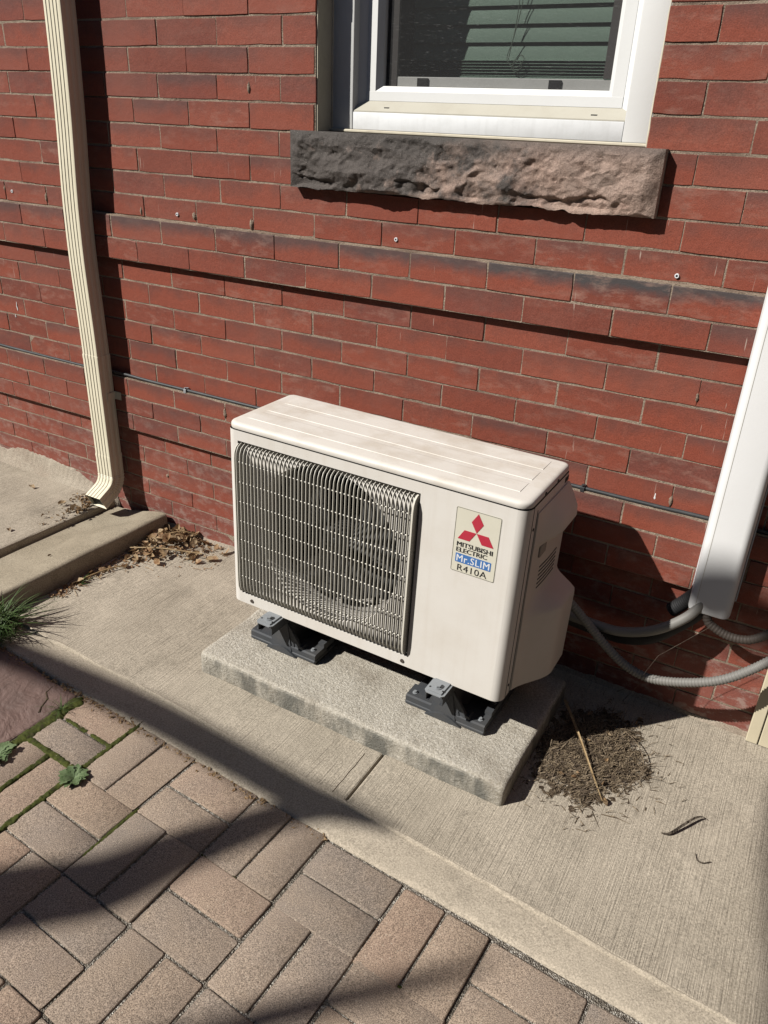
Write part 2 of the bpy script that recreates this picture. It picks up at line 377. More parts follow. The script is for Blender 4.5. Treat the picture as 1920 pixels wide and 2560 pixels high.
# ------------------------------------------------------------------ mesh helpers
class MB:
    def __init__(s):
        s.v, s.f = [], []

    def add(s, vs, fs):
        o = len(s.v)
        s.v += [tuple(v) for v in vs]
        s.f += [tuple(i + o for i in f) for f in fs]
        return s

    def box(s, x0, x1, y0, y1, z0, z1):
        vs = [(x, y, z) for x in (x0, x1) for y in (y0, y1) for z in (z0, z1)]
        return s.add(vs, [(0, 1, 3, 2), (4, 6, 7, 5), (0, 4, 5, 1), (2, 3, 7, 6), (0, 2, 6, 4), (1, 5, 7, 3)])

    def bbox(s, x0, x1, y0, y1, z0, z1, b=0.003, seg=2):
        bm = bmesh.new()
        bmesh.ops.create_cube(bm, size=1.0)
        for v in bm.verts:
            v.co = Vector(((x0 + x1) / 2 + v.co.x * (x1 - x0), (y0 + y1) / 2 + v.co.y * (y1 - y0), (z0 + z1) / 2 + v.co.z * (z1 - z0)))
        bmesh.ops.bevel(bm, geom=bm.edges[:], offset=b, segments=seg, affect='EDGES', profile=0.5)
        return s.bm(bm)

    def bm(s, bm):
        bm.verts.ensure_lookup_table()
        bm.verts.index_update()
        s.add([v.co for v in bm.verts], [[v.index for v in f.verts] for f in bm.faces])
        bm.free()
        return s

    def prism(s, poly, axis, a, b):
        """poly in the two other axes (in xyz order), extruded along axis from a to b"""
        n = len(poly)

        def mk(q, t):
            c = [0, 0, 0]
            oth = [i for i in range(3) if i != axis]
            c[axis] = t
            c[oth[0]], c[oth[1]] = q
            return tuple(c)
        vs = [mk(q, a) for q in poly] + [mk(q, b) for q in poly]
        fs = [tuple(range(n))[::-1], tuple(range(n, 2 * n))] + [(i, (i + 1) % n, n + (i + 1) % n, n + i) for i in range(n)]
        return s.add(vs, fs)

    def tube(s, path, rad, n=10, caps=True):
        path = [Vector(p) for p in path]
        m = len(path)
        rads = rad if isinstance(rad, (list, tuple)) else [rad] * m
        up = Vector((0.12, 0.21, 0.97))
        vs, fs = [], []
        prev = None
        for i, p in enumerate(path):
            t = (path[min(i + 1, m - 1)] - path[max(i - 1, 0)]).normalized()
            a = (prev - t * prev.dot(t)) if prev is not None else t.cross(up)
            if a.length < 1e-5:
                a = t.cross(Vector((1, 0, 0)))
            a.normalize()
            prev = a
            b = t.cross(a)
            for k in range(n):
                w = 2 * math.pi * k / n
                vs.append(p + (a * math.cos(w) + b * math.sin(w)) * rads[i])
        for i in range(m - 1):
            for k in range(n):
                fs.append((i * n + k, i * n + (k + 1) % n, (i + 1) * n + (k + 1) % n, (i + 1) * n + k))
        if caps:
            fs.append(tuple(range(n))[::-1])
            fs.append(tuple((m - 1) * n + k for k in range(n)))
        return s.add(vs, fs)

    def grid(s, nu, nv, fn):
        vs = [fn(i / (nu - 1), j / (nv - 1)) for j in range(nv) for i in range(nu)]
        fs = [(j * nu + i, j * nu + i + 1, (j + 1) * nu + i + 1, (j + 1) * nu + i) for j in range(nv - 1) for i in range(nu - 1)]
        return s.add(vs, fs)

    def cyl(s, c, axis, r, h, n=16):
        d = [0, 0, 0]
        d[axis] = h
        return s.tube([Vector(c), Vector(c) + Vector(d)], r, n)

    def mesh(s, name, smooth=False, angle=35, recalc=True):
        me = bpy.data.meshes.new(name)
        me.from_pydata([tuple(v) for v in s.v], [], s.f)
        if recalc:
            bm = bmesh.new()
            bm.from_mesh(me)
            bmesh.ops.recalc_face_normals(bm, faces=bm.faces)
            bm.to_mesh(me)
            bm.free()
        if smooth:
            me.shade_smooth()
            me.set_sharp_from_angle(angle=R(angle))
        me.update()
        return me

    def build(s, name, mat, parent=None, smooth=False, angle=35, recalc=True, **kw):
        return link(name, s.mesh(name, smooth, angle, recalc), mat, parent, **kw)


def link(name, me, mat, parent=None, loc=None, rot=None, label=None, cat=None, group=None, kind=None):
    o = bpy.data.objects.new(name, me)
    COL.objects.link(o)
    if mat is not None and me is not None and not me.materials:
        me.materials.append(MAT[mat])
    if parent is not None:
        o.parent = parent
    if loc is not None:
        o.location = loc
    if rot is not None:
        o.rotation_euler = rot
    tag(o, label, cat, group, kind)
    return o


def tag(o, label=None, cat=None, group=None, kind=None):
    for k, v in (('label', label), ('category', cat), ('group', group), ('kind', kind)):
        if v:
            o[k] = v


def empty(name, loc=(0, 0, 0), rot=(0, 0, 0), **kw):
    o = bpy.data.objects.new(name, None)
    o.empty_display_size = 0.05
    COL.objects.link(o)
    o.location = loc
    o.rotation_euler = rot
    tag(o, **kw)
    return o


def smooth_path(pts, n=8):
    """Catmull-Rom through pts"""
    P = [Vector(p) for p in pts]
    P = [P[0] * 2 - P[1]] + P + [P[-1] * 2 - P[-2]]
    out = []
    for i in range(1, len(P) - 2):
        a, b, c, d = P[i - 1:i + 3]
        for k in range(n):
            t = k / n
            out.append(0.5 * ((2 * b) + (c - a) * t + (2 * a - 5 * b + 4 * c - d) * t * t + (3 * b - a - 3 * c + d) * t ** 3))
    out.append(P[-2])
    return out


def sstep(a, b, x):
    t = min(1, max(0, (x - a) / (b - a)))
    return t * t * (3 - 2 * t)


def fbm(x, y, z, o=4):
    return mnoise.fractal(Vector((x, y, z)), 0.9, 2.1, o)


def gz(x):                     # the paved strip falls about one per cent to the right
    return -0.1885 - 0.0104 * x


SLOPE = math.atan(0.0104)
WALL, BELT = 0.46, 0.44        # wall face and the two projecting belt courses

# ================================================================== GROUND
MB().grid(2, 2, lambda u, v: (-60 + 120 * u, -60 + 120 * v, -0.32)).build('ground', 'earth', kind='structure')


def slab_obj(name, poly, mat, top, thick=0.12, bev=0.006, **kw):
    """flat slab from a plan polygon, top surface following the fall of the ground"""
    bm = bmesh.new()
    vs = [bm.verts.new((x, y, gz(x) + top)) for x, y in poly]
    f = bm.faces.new(vs)
    r = bmesh.ops.extrude_face_region(bm, geom=[f])
    for v in r['geom']:
        if isinstance(v, bmesh.types.BMVert):
            v.co.z -= thick
    bmesh.ops.recalc_face_normals(bm, faces=bm.faces)
    if bev:
        zt = {e for e in bm.edges if all(v.co.z > gz(v.co.x) + top - thick * 0.5 for v in e.verts)}
        bmesh.ops.bevel(bm, geom=list(zt), offset=bev, segments=2, affect='EDGES', profile=0.5)
    return MB().bm(bm).build(name, mat, **kw)


def ledge(x):     # line between the broomed walk and its trowelled edge
    return -0.255 - 0.062 * (x + 0.05) if x > -0.05 else -0.255 + 0.03 * (-0.05 - x)


def kerb(x):      # outer edge of the trowelled band, beside the pavers
    return -0.366 - 0.046 * (x - 0.05)


path = empty('concrete_path', (0, 0, 0), kind='structure')
CUT = 0.5605
for x0, x1 in ((-0.685, CUT - 0.0022), (CUT + 0.0022, 3.2)):
    xs = [x0 + (x1 - x0) * i / 24 for i in range(25)]
    front = [(x, ledge(x) + 0.004 * mnoise.noise(Vector((x * 9, 3.1, 0)))) for x in xs]
    o = slab_obj('slab', front + [(x1, 0.62), (x0, 0.62)], 'broomed', 0.0, 0.12, 0.005)
    o.parent = path
xs = [-0.75 + 3.95 * i / 90 for i in range(91)]
inner = [(x, ledge(x) + 0.012) for x in xs]
outer = [(x, kerb(x) + 0.003 * mnoise.noise(Vector((x * 14, 0.3, 0))) + 0.007 * max(0, mnoise.noise(Vector((x * 31, 8.3, 0))) - 0.35)) for x in xs]
bm = bmesh.new()
pr = []
for (x, yi), (_, yo) in zip(inner, outer):
    dz = 0.0016 * mnoise.noise(Vector((x * 7, 1.0, 2.0)))
    pr.append([bm.verts.new((x, yi, gz(x) - 0.0062)), bm.verts.new((x, ledge(x) - 0.012, gz(x) - 0.0064)), bm.verts.new((x, yo + 0.012, gz(x) - 0.0072 + dz)), bm.verts.new((x, yo + 0.004, gz(x) - 0.0092 + dz)), bm.verts.new((x, yo, gz(x) - 0.0145 + dz)), bm.verts.new((x, yo, gz(x) - 0.12))])
for a, b in zip(pr, pr[1:]):
    for k in range(5):
        bm.faces.new((a[k], a[k + 1], b[k + 1], b[k]))
MB().bm(bm).build('trowelled_edge', 'trowelled', path, smooth=True, angle=60)
# ridge of cement left by the edging trowel
lipm = MB()
lx = [-0.68 + 3.8 * i / 520 for i in range(521)]
lv = []
for x in lx:
    y = ledge(x) + 0.004 * mnoise.noise(Vector((x * 9, 3.1, 0))) + 0.0018 * mnoise.noise(Vector((x * 55, 1.1, 0)))
    k = max(0.0, 0.55 + 0.9 * mnoise.noise(Vector((x * 16, 5.5, 0))))
    hgt, wd = 0.0020 * k, 0.0022 + 0.0022 * k
    lv += [(x, y - wd, gz(x) - 0.0068), (x, y - wd * 0.3, gz(x) - 0.0005 + hgt), (x, y + wd * 0.5, gz(x) + 0.0002 + hgt * 0.8), (x, y + wd * 1.6, gz(x) - 0.0012)]
lipm.add(lv, [(4 * i + a, 4 * i + a + 1, 4 * i + a + 5, 4 * i + a + 4) for i in range(520) for a in range(3)])
lipm.build('trowel_ridge', 'trowelled', path, smooth=True, angle=80)
# hairline crack beside the saw cut
cr = [(0.5215 + 0.003 * mnoise.noise(Vector((0, y * 40, 0))), y) for y in [-0.285 + 0.145 * i / 14 for i in range(15)]]
MB().tube([(x, y, gz(x) - 0.0002) for x, y in cr], 0.0012, 6).build('crack', 'soil', path)

# left-hand slab, a little higher, and the sloped drain channel beside it
left = slab_obj('upper_path', [(-3.2, -0.335), (-0.985, -0.30), (-0.945, 0.62), (-3.2, 0.62)], 'broomed', 0.045, 0.16, 0.008, kind='structure')
ch = empty('drain_channel', (-0.8, 0.1, -0.18), label='low concrete drain channel with one raised side under the cream downspout', cat='drain channel')
prof = [(-0.682, -0.19), (-0.682, -0.125), (-0.688, -0.1175), (-0.70, -0.1165), (-0.74, -0.1215), (-0.80, -0.1375), (-0.86, -0.151), (-0.91, -0.157), (-0.943, -0.158), (-0.943, -0.20)]
mb = MB()
ys = [-0.36 + 0.80 * i / 26 for i in range(27)]
vs, fs = [], []
for j, y in enumerate(ys):
    skew = (0.42 - y) * -0.028
    for (x, z) in prof:
        vs.append((x + skew + 0.8, y - 0.1, z + 0.18 + 0.0022 * mnoise.noise(Vector((x * 9, y * 6, 0))) + (0.10 if z < -0.18 else 0) * 0))
n = len(prof)
for j in range(len(ys) - 1):
    for i in range(n - 1):
        fs.append((j * n + i, j * n + i + 1, (j + 1) * n + i + 1, (j + 1) * n + i))
fs.append(tuple(range(n)))
fs.append(tuple((len(ys) - 1) * n + i for i in range(n))[::-1])
mb.add(vs, fs)
mb.build('trough', 'channel', ch, smooth=True, angle=50)

# red stamped stone at the far left
bm = bmesh.new()
redp = [(-3.2, -0.36), (-0.90, -0.335), (-0.55, -0.335), (-0.34, -0.358), (-0.236, -0.362), (-0.232, -0.47), (-0.238, -0.56), (-0.242, -0.70), (-0.24, -2.6), (-3.2, -2.6)]
red = slab_obj('red_stone_path', redp, 'red_stone', -0.010, 0.10, 0.006, kind='structure')
MB().tube([(x, y, gz(x) - 0.0102) for x, y in ((-0.318, -0.372), (-0.312, -0.40), (-0.288, -0.415), (-0.275, -0.445), (-0.262, -0.462))], [0.0006, 0.002, 0.0024, 0.002, 0.003], 6).build('crack', 'soil', red)

# basket-weave pavers: blocks of two, each block turned against the next
sand = MB()
sand.grid(60, 40, lambda u, v: (-0.30 + 3.4 * u, -2.6 + 2.3 * v, gz(-0.30 + 3.4 * u) - 0.0142 + 0.0012 * mnoise.noise(Vector((u * 90, v * 70, 0)))))
paving = sand.build('paving', 'joint_sand', kind='structure', smooth=True, angle=180)


def paver_mesh(k):
    rr = random.Random(40 + k)
    L, B, T = 0.1938, 0.0941, 0.055
    bm = bmesh.new()
    bmesh.ops.create_cube(bm, size=1.0)
    for v in bm.verts:
        v.co = Vector((v.co.x * L, v.co.y * B, (v.co.z - 0.5) * T))
    top = [e for e in bm.edges if all(v.co.z > -0.001 for v in e.verts)]
    vert = [e for e in bm.edges if abs(e.verts[0].co.z - e.verts[1].co.z) > 0.01]
    bmesh.ops.bevel(bm, geom=vert, offset=0.004, segments=1, affect='EDGES')
    top = [e for e in bm.edges if all(v.co.z > -0.001 for v in e.verts)]
    bmesh.ops.bevel(bm, geom=top, offset=0.0034, segments=2, affect='EDGES', profile=0.55)
    for v in bm.verts:
        v.co += Vector((rr.uniform(-1, 1), rr.uniform(-1, 1), rr.uniform(-1, 1))) * 0.0006
    return MB().bm(bm).mesh('paver', True, 50)


PM = [paver_mesh(k) for k in range(6)]
E1, E2, O = Vector((0.1985, -0.0108, 0)), Vector((-0.0045, -0.1955, 0)), Vector((-0.2155, -0.3395, 0))
rp = random.Random(5)
th = math.atan2(E1.y, E1.x)
for j in range(0, 7):
    for i in range(0, 12):
        for h in (-1, 1):
            cxy = O + E1 * (i + 0.5) + E2 * (j + 0.5)
            if (i + j) % 2 == 0:
                cxy += E2 * 0.25 * h
                a = th
            else:
                cxy += E1 * 0.25 * h
                a = th + math.pi / 2 + 0.01
            # keep the wide sandy gap the photo shows beside the kerb on the right
            if j == 0:
                cxy.y -= 0.004 + 0.012 * sstep(0.4, 1.1, cxy.x)
            o = link('paver', rp.choice(PM), 'paver', paving)
            lift = rp.uniform(-0.0018, 0.0018)
            o.location = (cxy.x + rp.uniform(-0.0015, 0.0015), cxy.y + rp.uniform(-0.0015, 0.0015), gz(cxy.x) - 0.0105 + lift)
            o.rotation_euler = (rp.uniform(-0.008, 0.008), rp.uniform(-0.008, 0.008) + SLOPE * math.cos(a), a + rp.uniform(-0.012, 0.012))
            sc = rp.uniform(0.985, 1.0)
            o.scale = (sc, sc, 1)

# ================================================================== HOUSE
house = empty('brick_house', (0, WALL, -0.19), label='red brick house wall with projecting belt courses, window and rough stone sill', cat='house')


def hb(mb, name, mat, parent=None, **kw):       # build in world coordinates under the house
    par = parent or house
    o = mb.build(name, mat, par, **kw)
    o.matrix_parent_inverse = Matrix.Identity(4)
    o.location = (0, -WALL, 0.19) if par is house else (0, 0, 0)
    return o


BEDS = [1.4293, 1.3618, 1.2971, 1.2332, 1.1665, 1.1019, 1.0349, 0.9683, 0.9049, 0.8359, 0.7700, 0.7033, 0.6356, 0.5705, 0.5053, 0.4374, 0.3716, 0.3059, 0.2441, 0.1823, 0.1185, 0.0549, -0.0070, -0.0686, -0.1310, -0.1935, -0.2560]
JOINTS = [[-0.571, -0.358, -0.142, 0.910], [-0.688, -0.469, -0.254, 1.018], [-0.581, -0.364, -0.150, 0.909], [-0.685, -0.471, -0.255, 1.0165], [-0.587, -0.373, 0.9175],
          [-0.687, -0.472, -0.259, 1.027], [-0.587, -0.371, 0.919], [-1.327, -1.120, -0.678, -0.467, -0.254, 0.8045, 1.022],
          [-1.238, -0.596, -0.381, 0.484, 0.7015, 0.922], [-1.344, -1.134, -0.704, -0.489, -0.275, 0.3715, 0.586, 0.8035, 1.020],
          [-1.2215, -0.799, -0.586, -0.370, 0.270, 0.4835, 0.9175], [-1.325, -1.1145, -0.691, -0.478, -0.262, 0.807, 1.0235], [-1.2255, -0.805, -0.589, -0.375, 0.908],
          [-1.3275, -1.116, -0.694, -0.480, -0.266, 1.019], [-1.433, -1.2235, -0.593, -0.377, 0.8985], [-1.327, -1.1155, -0.690, 1.016],
          [-1.448, -1.2385, -0.811, -0.598, -0.378, 0.910], [-1.342, -1.129, -0.701, -0.486, 1.0055], [-1.446, -1.237, -0.804, -0.592, 0.8915],
          [-1.523, -1.104, -0.679, -0.468, 1.0145], [-1.42, -1.215, -0.786, -0.579, 0.92], [-1.516, -1.308, -0.675, -0.466, 1.02], [-1.42, -0.776, -0.567, 0.90], [-1.52, -0.670, -0.46, 1.01], [-1.42, -0.777, -0.565, 0.92], [-1.5, -0.67, 1.0]]
top_beds = []
z = BEDS[0]
alt = 0
while z < 2.5:
    z += 0.0655
    alt += 1
    top_beds.insert(0, z)
BEDS = top_beds + BEDS
JOINTS = [([-0.680, -0.469, -0.249, 1.02] if (alt - i) % 2 == 1 else [-0.575, -0.360, -0.145, 0.91]) for i in range(alt)] + JOINTS
NT = alt
WX0, WX1, WZ0, WZ1 = -0.0385, 0.8095, 1.1665, BEDS[NT - 13]      # window opening
SX0, SX1, SZ0 = -0.101, 0.857, 1.0345                             # stone sill
XL, XR = -3.0, 3.0


def fill(js):
    out = [js[0]]
    for a, b in zip(js, js[1:]):
        k = max(1, round((b - a) / 0.2146))
        out += [a + (b - a) * (i + 1) / k for i in range(k)]
    while out[0] > XL:
        out.insert(0, out[0] - 0.2146)
    while out[-1] < XR:
        out.append(out[-1] + 0.2146)
    return out


def layer_y(zmid):
    return BELT if (0.7700 < zmid < 0.9049 or 0.1823 < zmid < 0.3716) else WALL


# wall body of mortar, set back behind the brick faces, with the window opening left out
mo = MB()
REC = 0.0016
for z0, z1, y in ((-0.32, 0.1823, WALL), (0.1823, 0.3716, BELT), (0.3716, 0.7700, WALL), (0.7700, 0.9049, BELT), (0.9049, SZ0, WALL)):
    mo.box(XL, XR, y + REC, 0.70, z0, z1)
mo.box(XL, SX0 + 0.004, WALL + REC, 0.70, SZ0, WZ0)
mo.box(SX1 - 0.004, XR, WALL + REC, 0.70, SZ0, WZ0)
mo.box(XL, WX0 - 0.002, WALL + REC, 0.70, WZ0, WZ1)
mo.box(WX1 + 0.002, XR, WALL + REC, 0.70, WZ0, WZ1)
mo.box(XL, XR, WALL + REC, 0.70, WZ1, BEDS[0])
wall = hb(mo, 'wall', 'mortar')


def brick_mesh(k):
    rr = random.Random(100 + k)
    L, H = 0.2105, 0.0582
    pts = []
    nx, nz = 6, 2
    for i in range(nx):
        pts.append((-L / 2 + L * i / nx, -H / 2))
    for i in range(nz):
        pts.append((L / 2, -H / 2 + H * i / nz))
    for i in range(nx):
        pts.append((L / 2 - L * i / nx, H / 2))
    for i in range(nz):
        pts.append((-L / 2, H / 2 - H * i / nz))
    ring0, ring1, ring2 = [], [], []
    for (x, z) in pts:
        corner = abs(abs(x) - L / 2) < 1e-6 and abs(abs(z) - H / 2) < 1e-6
        chip = rr.uniform(0.0002, 0.0007) + (0.0016 if rr.random() < 0.08 else 0) + (0.0010 if corner else 0)
        jx, jz = rr.uniform(-0.0003, 0.0003), rr.uniform(-0.0004, 0.0004)
        sx = -1 if x > 0 else 1
        sz = -1 if z > 0 else 1
        ex = abs(abs(x) - L / 2) < 1e-6
        ez = abs(abs(z) - H / 2) < 1e-6
        ring0.append((x + jx + (sx * chip if ex else 0), 0.0, z + jz + (sz * chip if ez else 0)))
        ring1.append((x + jx, chip * 0.9, z + jz))
        ring2.append((x, 0.03, z))
    n = len(pts)
    fs = [tuple(range(n))]
    for a, b in ((0, n), (n, 2 * n)):
        fs += [(a + i, a + (i + 1) % n, b + (i + 1) % n, b + i) for i in range(n)]
    return MB().add(ring0 + ring1 + ring2, fs).mesh('brick', True, 25)


BM = [brick_mesh(k) for k in range(14)]
rb = random.Random(21)
far = MB()


def in_photo(x0, x1, z0, z1):
    zc = (z0 + z1) / 2
    lo = -1.207 + (zc - 1.486) * 0.272 - 0.02
    hi = 1.0 + (1.431 - zc) * 0.235
    if x1 < lo or x0 > hi or z0 > 1.49 or z1 < -0.20:
        return False
    if x0 > -0.38 and x1 < 0.76 and z1 < 0.30:           # wholly behind the outdoor unit
        return False
    return not (x0 > -0.45 and x1 < 0.74 and z1 < 0.25)


NB = 0
for ri in range(len(JOINTS)):
    z1, z0 = BEDS[ri], BEDS[ri + 1]
    zm = (z0 + z1) / 2
    y = layer_y(zm)
    js = fill(JOINTS[ri])
    bed = 0.0053 if zm > 0.1 else 0.0052
    for a, b in zip(js, js[1:]):
        segs = [(a, b)]
        cuts = []
        if zm > WZ0 and zm < WZ1:
            cuts = [(WX0, WX1)]
        elif SZ0 < zm < WZ0:
            cuts = [(SX0, SX1)]
        for c0, c1 in cuts:
            new = []
            for s0, s1 in segs:
                if s1 <= c0 or s0 >= c1:
                    new.append((s0, s1))
                else:
                    if s0 < c0:
                        new.append((s0, c0 + 0.001))
                    if s1 > c1:
                        new.append((c1 - 0.001, s1))
            segs = new
        for s0, s1 in segs:
            if s1 - s0 < 0.02:
                continue
            g0 = 0.0014 + rb.uniform(-0.0007, 0.0010)
            L = s1 - s0 - 2 * g0
            H = z1 - z0 - bed + rb.uniform(-0.0008, 0.0008)
            me = rb.choice(BM)
            yy = y + rb.uniform(-0.0012, 0.0012)
            loc = Vector(((s0 + s1) / 2 + rb.uniform(-0.0008, 0.0008), yy, zm + rb.uniform(-0.0006, 0.0006) - bed * 0.1))
            sc = Vector((L / 0.2105, 1, H / 0.0582))
            if in_photo(s0, s1, z0, z1):
                NB += 1
                o = link('brick', me, 'brick', wall)
                o.location = loc
                o.scale = sc
                o.rotation_euler = (rb.uniform(-0.008, 0.008), rb.uniform(-0.004, 0.004), rb.uniform(-0.005, 0.005))
                o['soot'] = 0.0
                o['lime'] = 0.0
                o['pale'] = rb.choice((0.0, 0.0, 0.25, 0.5, 0.9)) + (0.5 if 0.83 < zm < 1.0 and s0 > -0.1 else 0.0)
                if z1 > 0.90 and z1 < 0.91:
                    o['soot'] = 0.65 + 0.45 * sstep(-0.3, 0.8, s0) + rb.uniform(-0.15, 0.1)
                elif 0.36 < z1 < 0.38:
                    o['soot'] = rb.uniform(0.1, 0.35)
                elif rb.random() < 0.16:
                    o['soot'] = rb.uniform(0.1, 0.4)
                low = sstep(0.06, -0.15, zm)
                o['lime'] = max(low * (1.0 if (s0 < -0.95 or s0 > 0.9) else 0.6), 0.25 * sstep(0.35, 0.1, zm))
            else:
                far.add([loc + Vector((v.co.x * sc.x, v.co.y, v.co.z * sc.z)) for v in me.vertices], [tuple(p.vertices) for p in me.polygons])
print('bricks in view', NB)
o = hb(far, 'brick', 'brick', wall, recalc=False)
o['kind'] = 'stuff'
o['soot'] = 0.0
o['lime'] = 0.0

# smeared parging where the wall meets the paving
pa = MB()


def parge(x):
    h = 0.012 + 0.010 * fbm(x * 7, 1.7, 0)
    h += 0.055 * sstep(-1.75, -1.30, x) * (1 - sstep(-1.22, -0.98, x)) + 0.03 * sstep(-1.2, -1.5, x)
    return max(0.004, h + (0.014 * fbm(x * 17, 4.2, 0) + 0.003 * fbm(x * 60, 2.2, 0)) * sstep(-0.9, -1.1, x) + 0.004 * fbm(x * 50, 6.6, 0))


def pfn(u, v):
    x = -2.4 + 4.6 * u
    base = gz(x) + (0.045 if x < -0.95 else 0.0) - 0.006
    top = base + parge(x)
    dep = 0.014 + 0.022 * sstep(-0.9, -1.1, x) + 0.005 * fbm(x * 5, 9.1, 0)
    t = v
    return (x, WALL - 0.0016 - dep * (1 - t) ** 1.6 + (0.006 if v > 0.98 else 0) - 0.0012 * fbm(x * 30, v * 6, 0), base + (top - base + 0.008) * t)


pa.grid(900, 9, pfn)
hb(pa, 'base_parging', 'parging', smooth=True, angle=80)

# old white paint drips on the brick
for px, pz, hh_ in ((-1.368, 0.538, 0.034), (0.977, 0.397, 0.020), (-1.385, 0.50, 0.012)):
    dr = MB()
    ring = [(px + 0.0026 * math.cos(t) * (1.3 if math.sin(t) < 0 else 0.6), pz + hh_ * 0.5 * math.sin(t)) for t in [2 * math.pi * i / 12 for i in range(12)]]
    dr.add([(px, WALL - 0.0034, pz)] + [(x, WALL - 0.0004, zq) for x, zq in ring], [(0, 1 + i, 1 + (i + 1) % 12) for i in range(12)])
    hb(dr, 'paint_drip', 'white_vinyl', smooth=True, angle=80)

# ---- stone sill with a rock face
si = MB()
NX, NZ = 420, 62
SZ1, SYF = 1.1705, 0.4265


def hash2(i, j, k):
    h = math.sin(i * 127.1 + j * 311.7 + k * 74.7) * 43758.5453
    return h - math.floor(h)


def facet(x, z, cx_, cz_, k):
    """height of a broken surface made of flat triangular facets, -1 to 1"""
    u, v = x / cx_, z / cz_ + (0.5 if math.floor(x / cx_) % 2 else 0.0) * 0
    u += 0.35 * math.sin(v * 2.1 + k)
    i, j = math.floor(u), math.floor(v)
    fu, fv = u - i, v - j
    h00, h10, h01, h11 = (hash2(i + a_, j + b_, k) for b_ in (0, 1) for a_ in (0, 1))
    if hash2(i, j, k + 50) < 0.5:
        h = h00 + fu * (h10 - h00) + fv * (h01 - h00) if fu + fv < 1 else h11 + (1 - fu) * (h01 - h11) + (1 - fv) * (h10 - h11)
    else:
        h = h00 + fu * (h10 - h00) + fv * (h11 - h10) if fu > fv else h00 + fv * (h01 - h00) + fu * (h11 - h01)
    return h * 2 - 1


def rock(x, z):
    e = min((x - SX0) / 0.03, (SX1 - x) / 0.03, (SZ1 - z) / 0.016, (z - SZ0) / 0.010, 1.0)
    e = max(0.0, e)
    a = fbm(x * 4.0, z * 7.5, 3.3, 3) * 0.012
    fac = 0.0
    wx, wz = fbm(x * 22, z * 22, 2.0, 2) * 0.006, fbm(x * 22, z * 22, 8.0, 2) * 0.005
    steps = facet(x + wx, z + wz, 0.052, 0.036, 3) * 0.0085 + facet(x + wx, z + wz, 0.021, 0.017, 11) * 0.0040 + facet(x, z, 0.009, 0.0075, 23) * 0.0015
    # spalls along the lower arris
    zb = SZ0 + 0.026 + 0.020 * fbm(x * 7.0, 3.7, 1.0, 3) + 0.004 * fbm(x * 45, 1.7, 1.0, 2)
    steps -= 0.0085 * sstep(zb + 0.0025, zb - 0.0025, z) * sstep(-0.05, 0.12, fbm(x * 5.5, 9.9, 2.0, 2))
    fine = fbm(x * 34, z * 38, 0.7, 5) * 0.0022
    low = 0.006 * sstep(SZ0 + 0.045, SZ0, z) * (0.4 + max(0, fbm(x * 11, 7.7, 0)) * 2.0)
    return (a - fac + steps + fine - low) * e - (1 - e) ** 2 * 0.007


def sill_pt(u, v):
    x = SX0 + (SX1 - SX0) * u
    zb = SZ0 + 0.006 * fbm(x * 8, 2.2, 0) + 0.004 * fbm(x * 28, 5.2, 0)
    z = zb + (SZ1 - zb) * v
    return (x, SYF - rock(x, z), z)


si.grid(NX, NZ, sill_pt)
# bottom, top and ends run back into the wall from the same border points
bot = [sill_pt(i / (NX - 1), 0) for i in range(NX)]
topl = [sill_pt(i / (NX - 1), 1) for i in range(NX)]
lf = [sill_pt(0, j / (NZ - 1)) for j in range(NZ)]
rg = [sill_pt(1, j / (NZ - 1)) for j in range(NZ)]
for line in (bot, topl, lf, rg):
    k = len(line)
    si.add(line + [(x, 0.66, z) for x, y, z in line], [(i, i + 1, k + i + 1, k + i) for i in range(k - 1)])
hb(si, 'stone_sill', 'sandstone', smooth=True, angle=28)

# ---- window
win = MB()
CY = 0.53
window = hb(MB().box(WX0 + 0.004, WX1 - 0.003, 0.632, 0.66, WZ1 - 0.03, WZ1 - 0.001), 'window', 'white_vinyl')   # head of the frame
for x0, x1 in ((WX0 + 0.0025, 0.0285), (0.7365, WX1 - 0.0005)):
    hb(MB().bbox(x0, x1, CY, 0.66, 1.178, WZ1, 0.003, 2), 'casing', 'white_vinyl', window, smooth=True)
hb(MB().box(WX0 - 0.0028, WX0 + 0.002, WALL + 0.0045, 0.60, 1.1707, WZ1), 'reveal_lining', 'caulk', window)
cb = MB()
cb.tube([(WX0 + 0.003 + 0.0012 * fbm(3.3, 0, k * 0.8), CY + 0.001, 1.172 + (WZ1 - 1.172) * k / 60) for k in range(61)], [0.0035 + 0.0012 * fbm(k * 0.9, 1, 1) for k in range(61)], 6)
hb(cb, 'caulk_bead', 'caulk', window, smooth=True, angle=80)
cb = MB()
cb.tube([(WX1 - 0.001 + 0.0012 * fbm(7.3, 0, k * 0.8), WALL + 0.004 + 0.066 * 0, 1.172 + (WZ1 - 1.172) * k / 60) for k in range(61)], [0.0022 + 0.0016 * fbm(k * 0.9, 4, 1) for k in range(61)], 6)
hb(cb, 'caulk_bead', 'caulk', window, smooth=True, angle=80)
hb(MB().bbox(0.0287, 0.7363, CY + 0.0015, 0.66, 1.1785, 1.2195, 0.002, 2), 'bottom_casing', 'white_sill', window, smooth=True)
hb(MB().bbox(WX0 + 0.004, WX1 - 0.003, CY - 0.012, 0.66, 1.1708, 1.1783, 0.002, 1), 'sill_caulk', 'caulk', window, smooth=True)
hb(MB().prism([(CY + 0.004, 1.2197), (CY + 0.004, 1.2225), (0.566, 1.2465), (0.60, 1.2465), (0.60, 1.2197)], 0, 0.0287, 0.7363), 'sill_tray', 'beige_sill', window)  # tray colour toned down to carry its partial shade
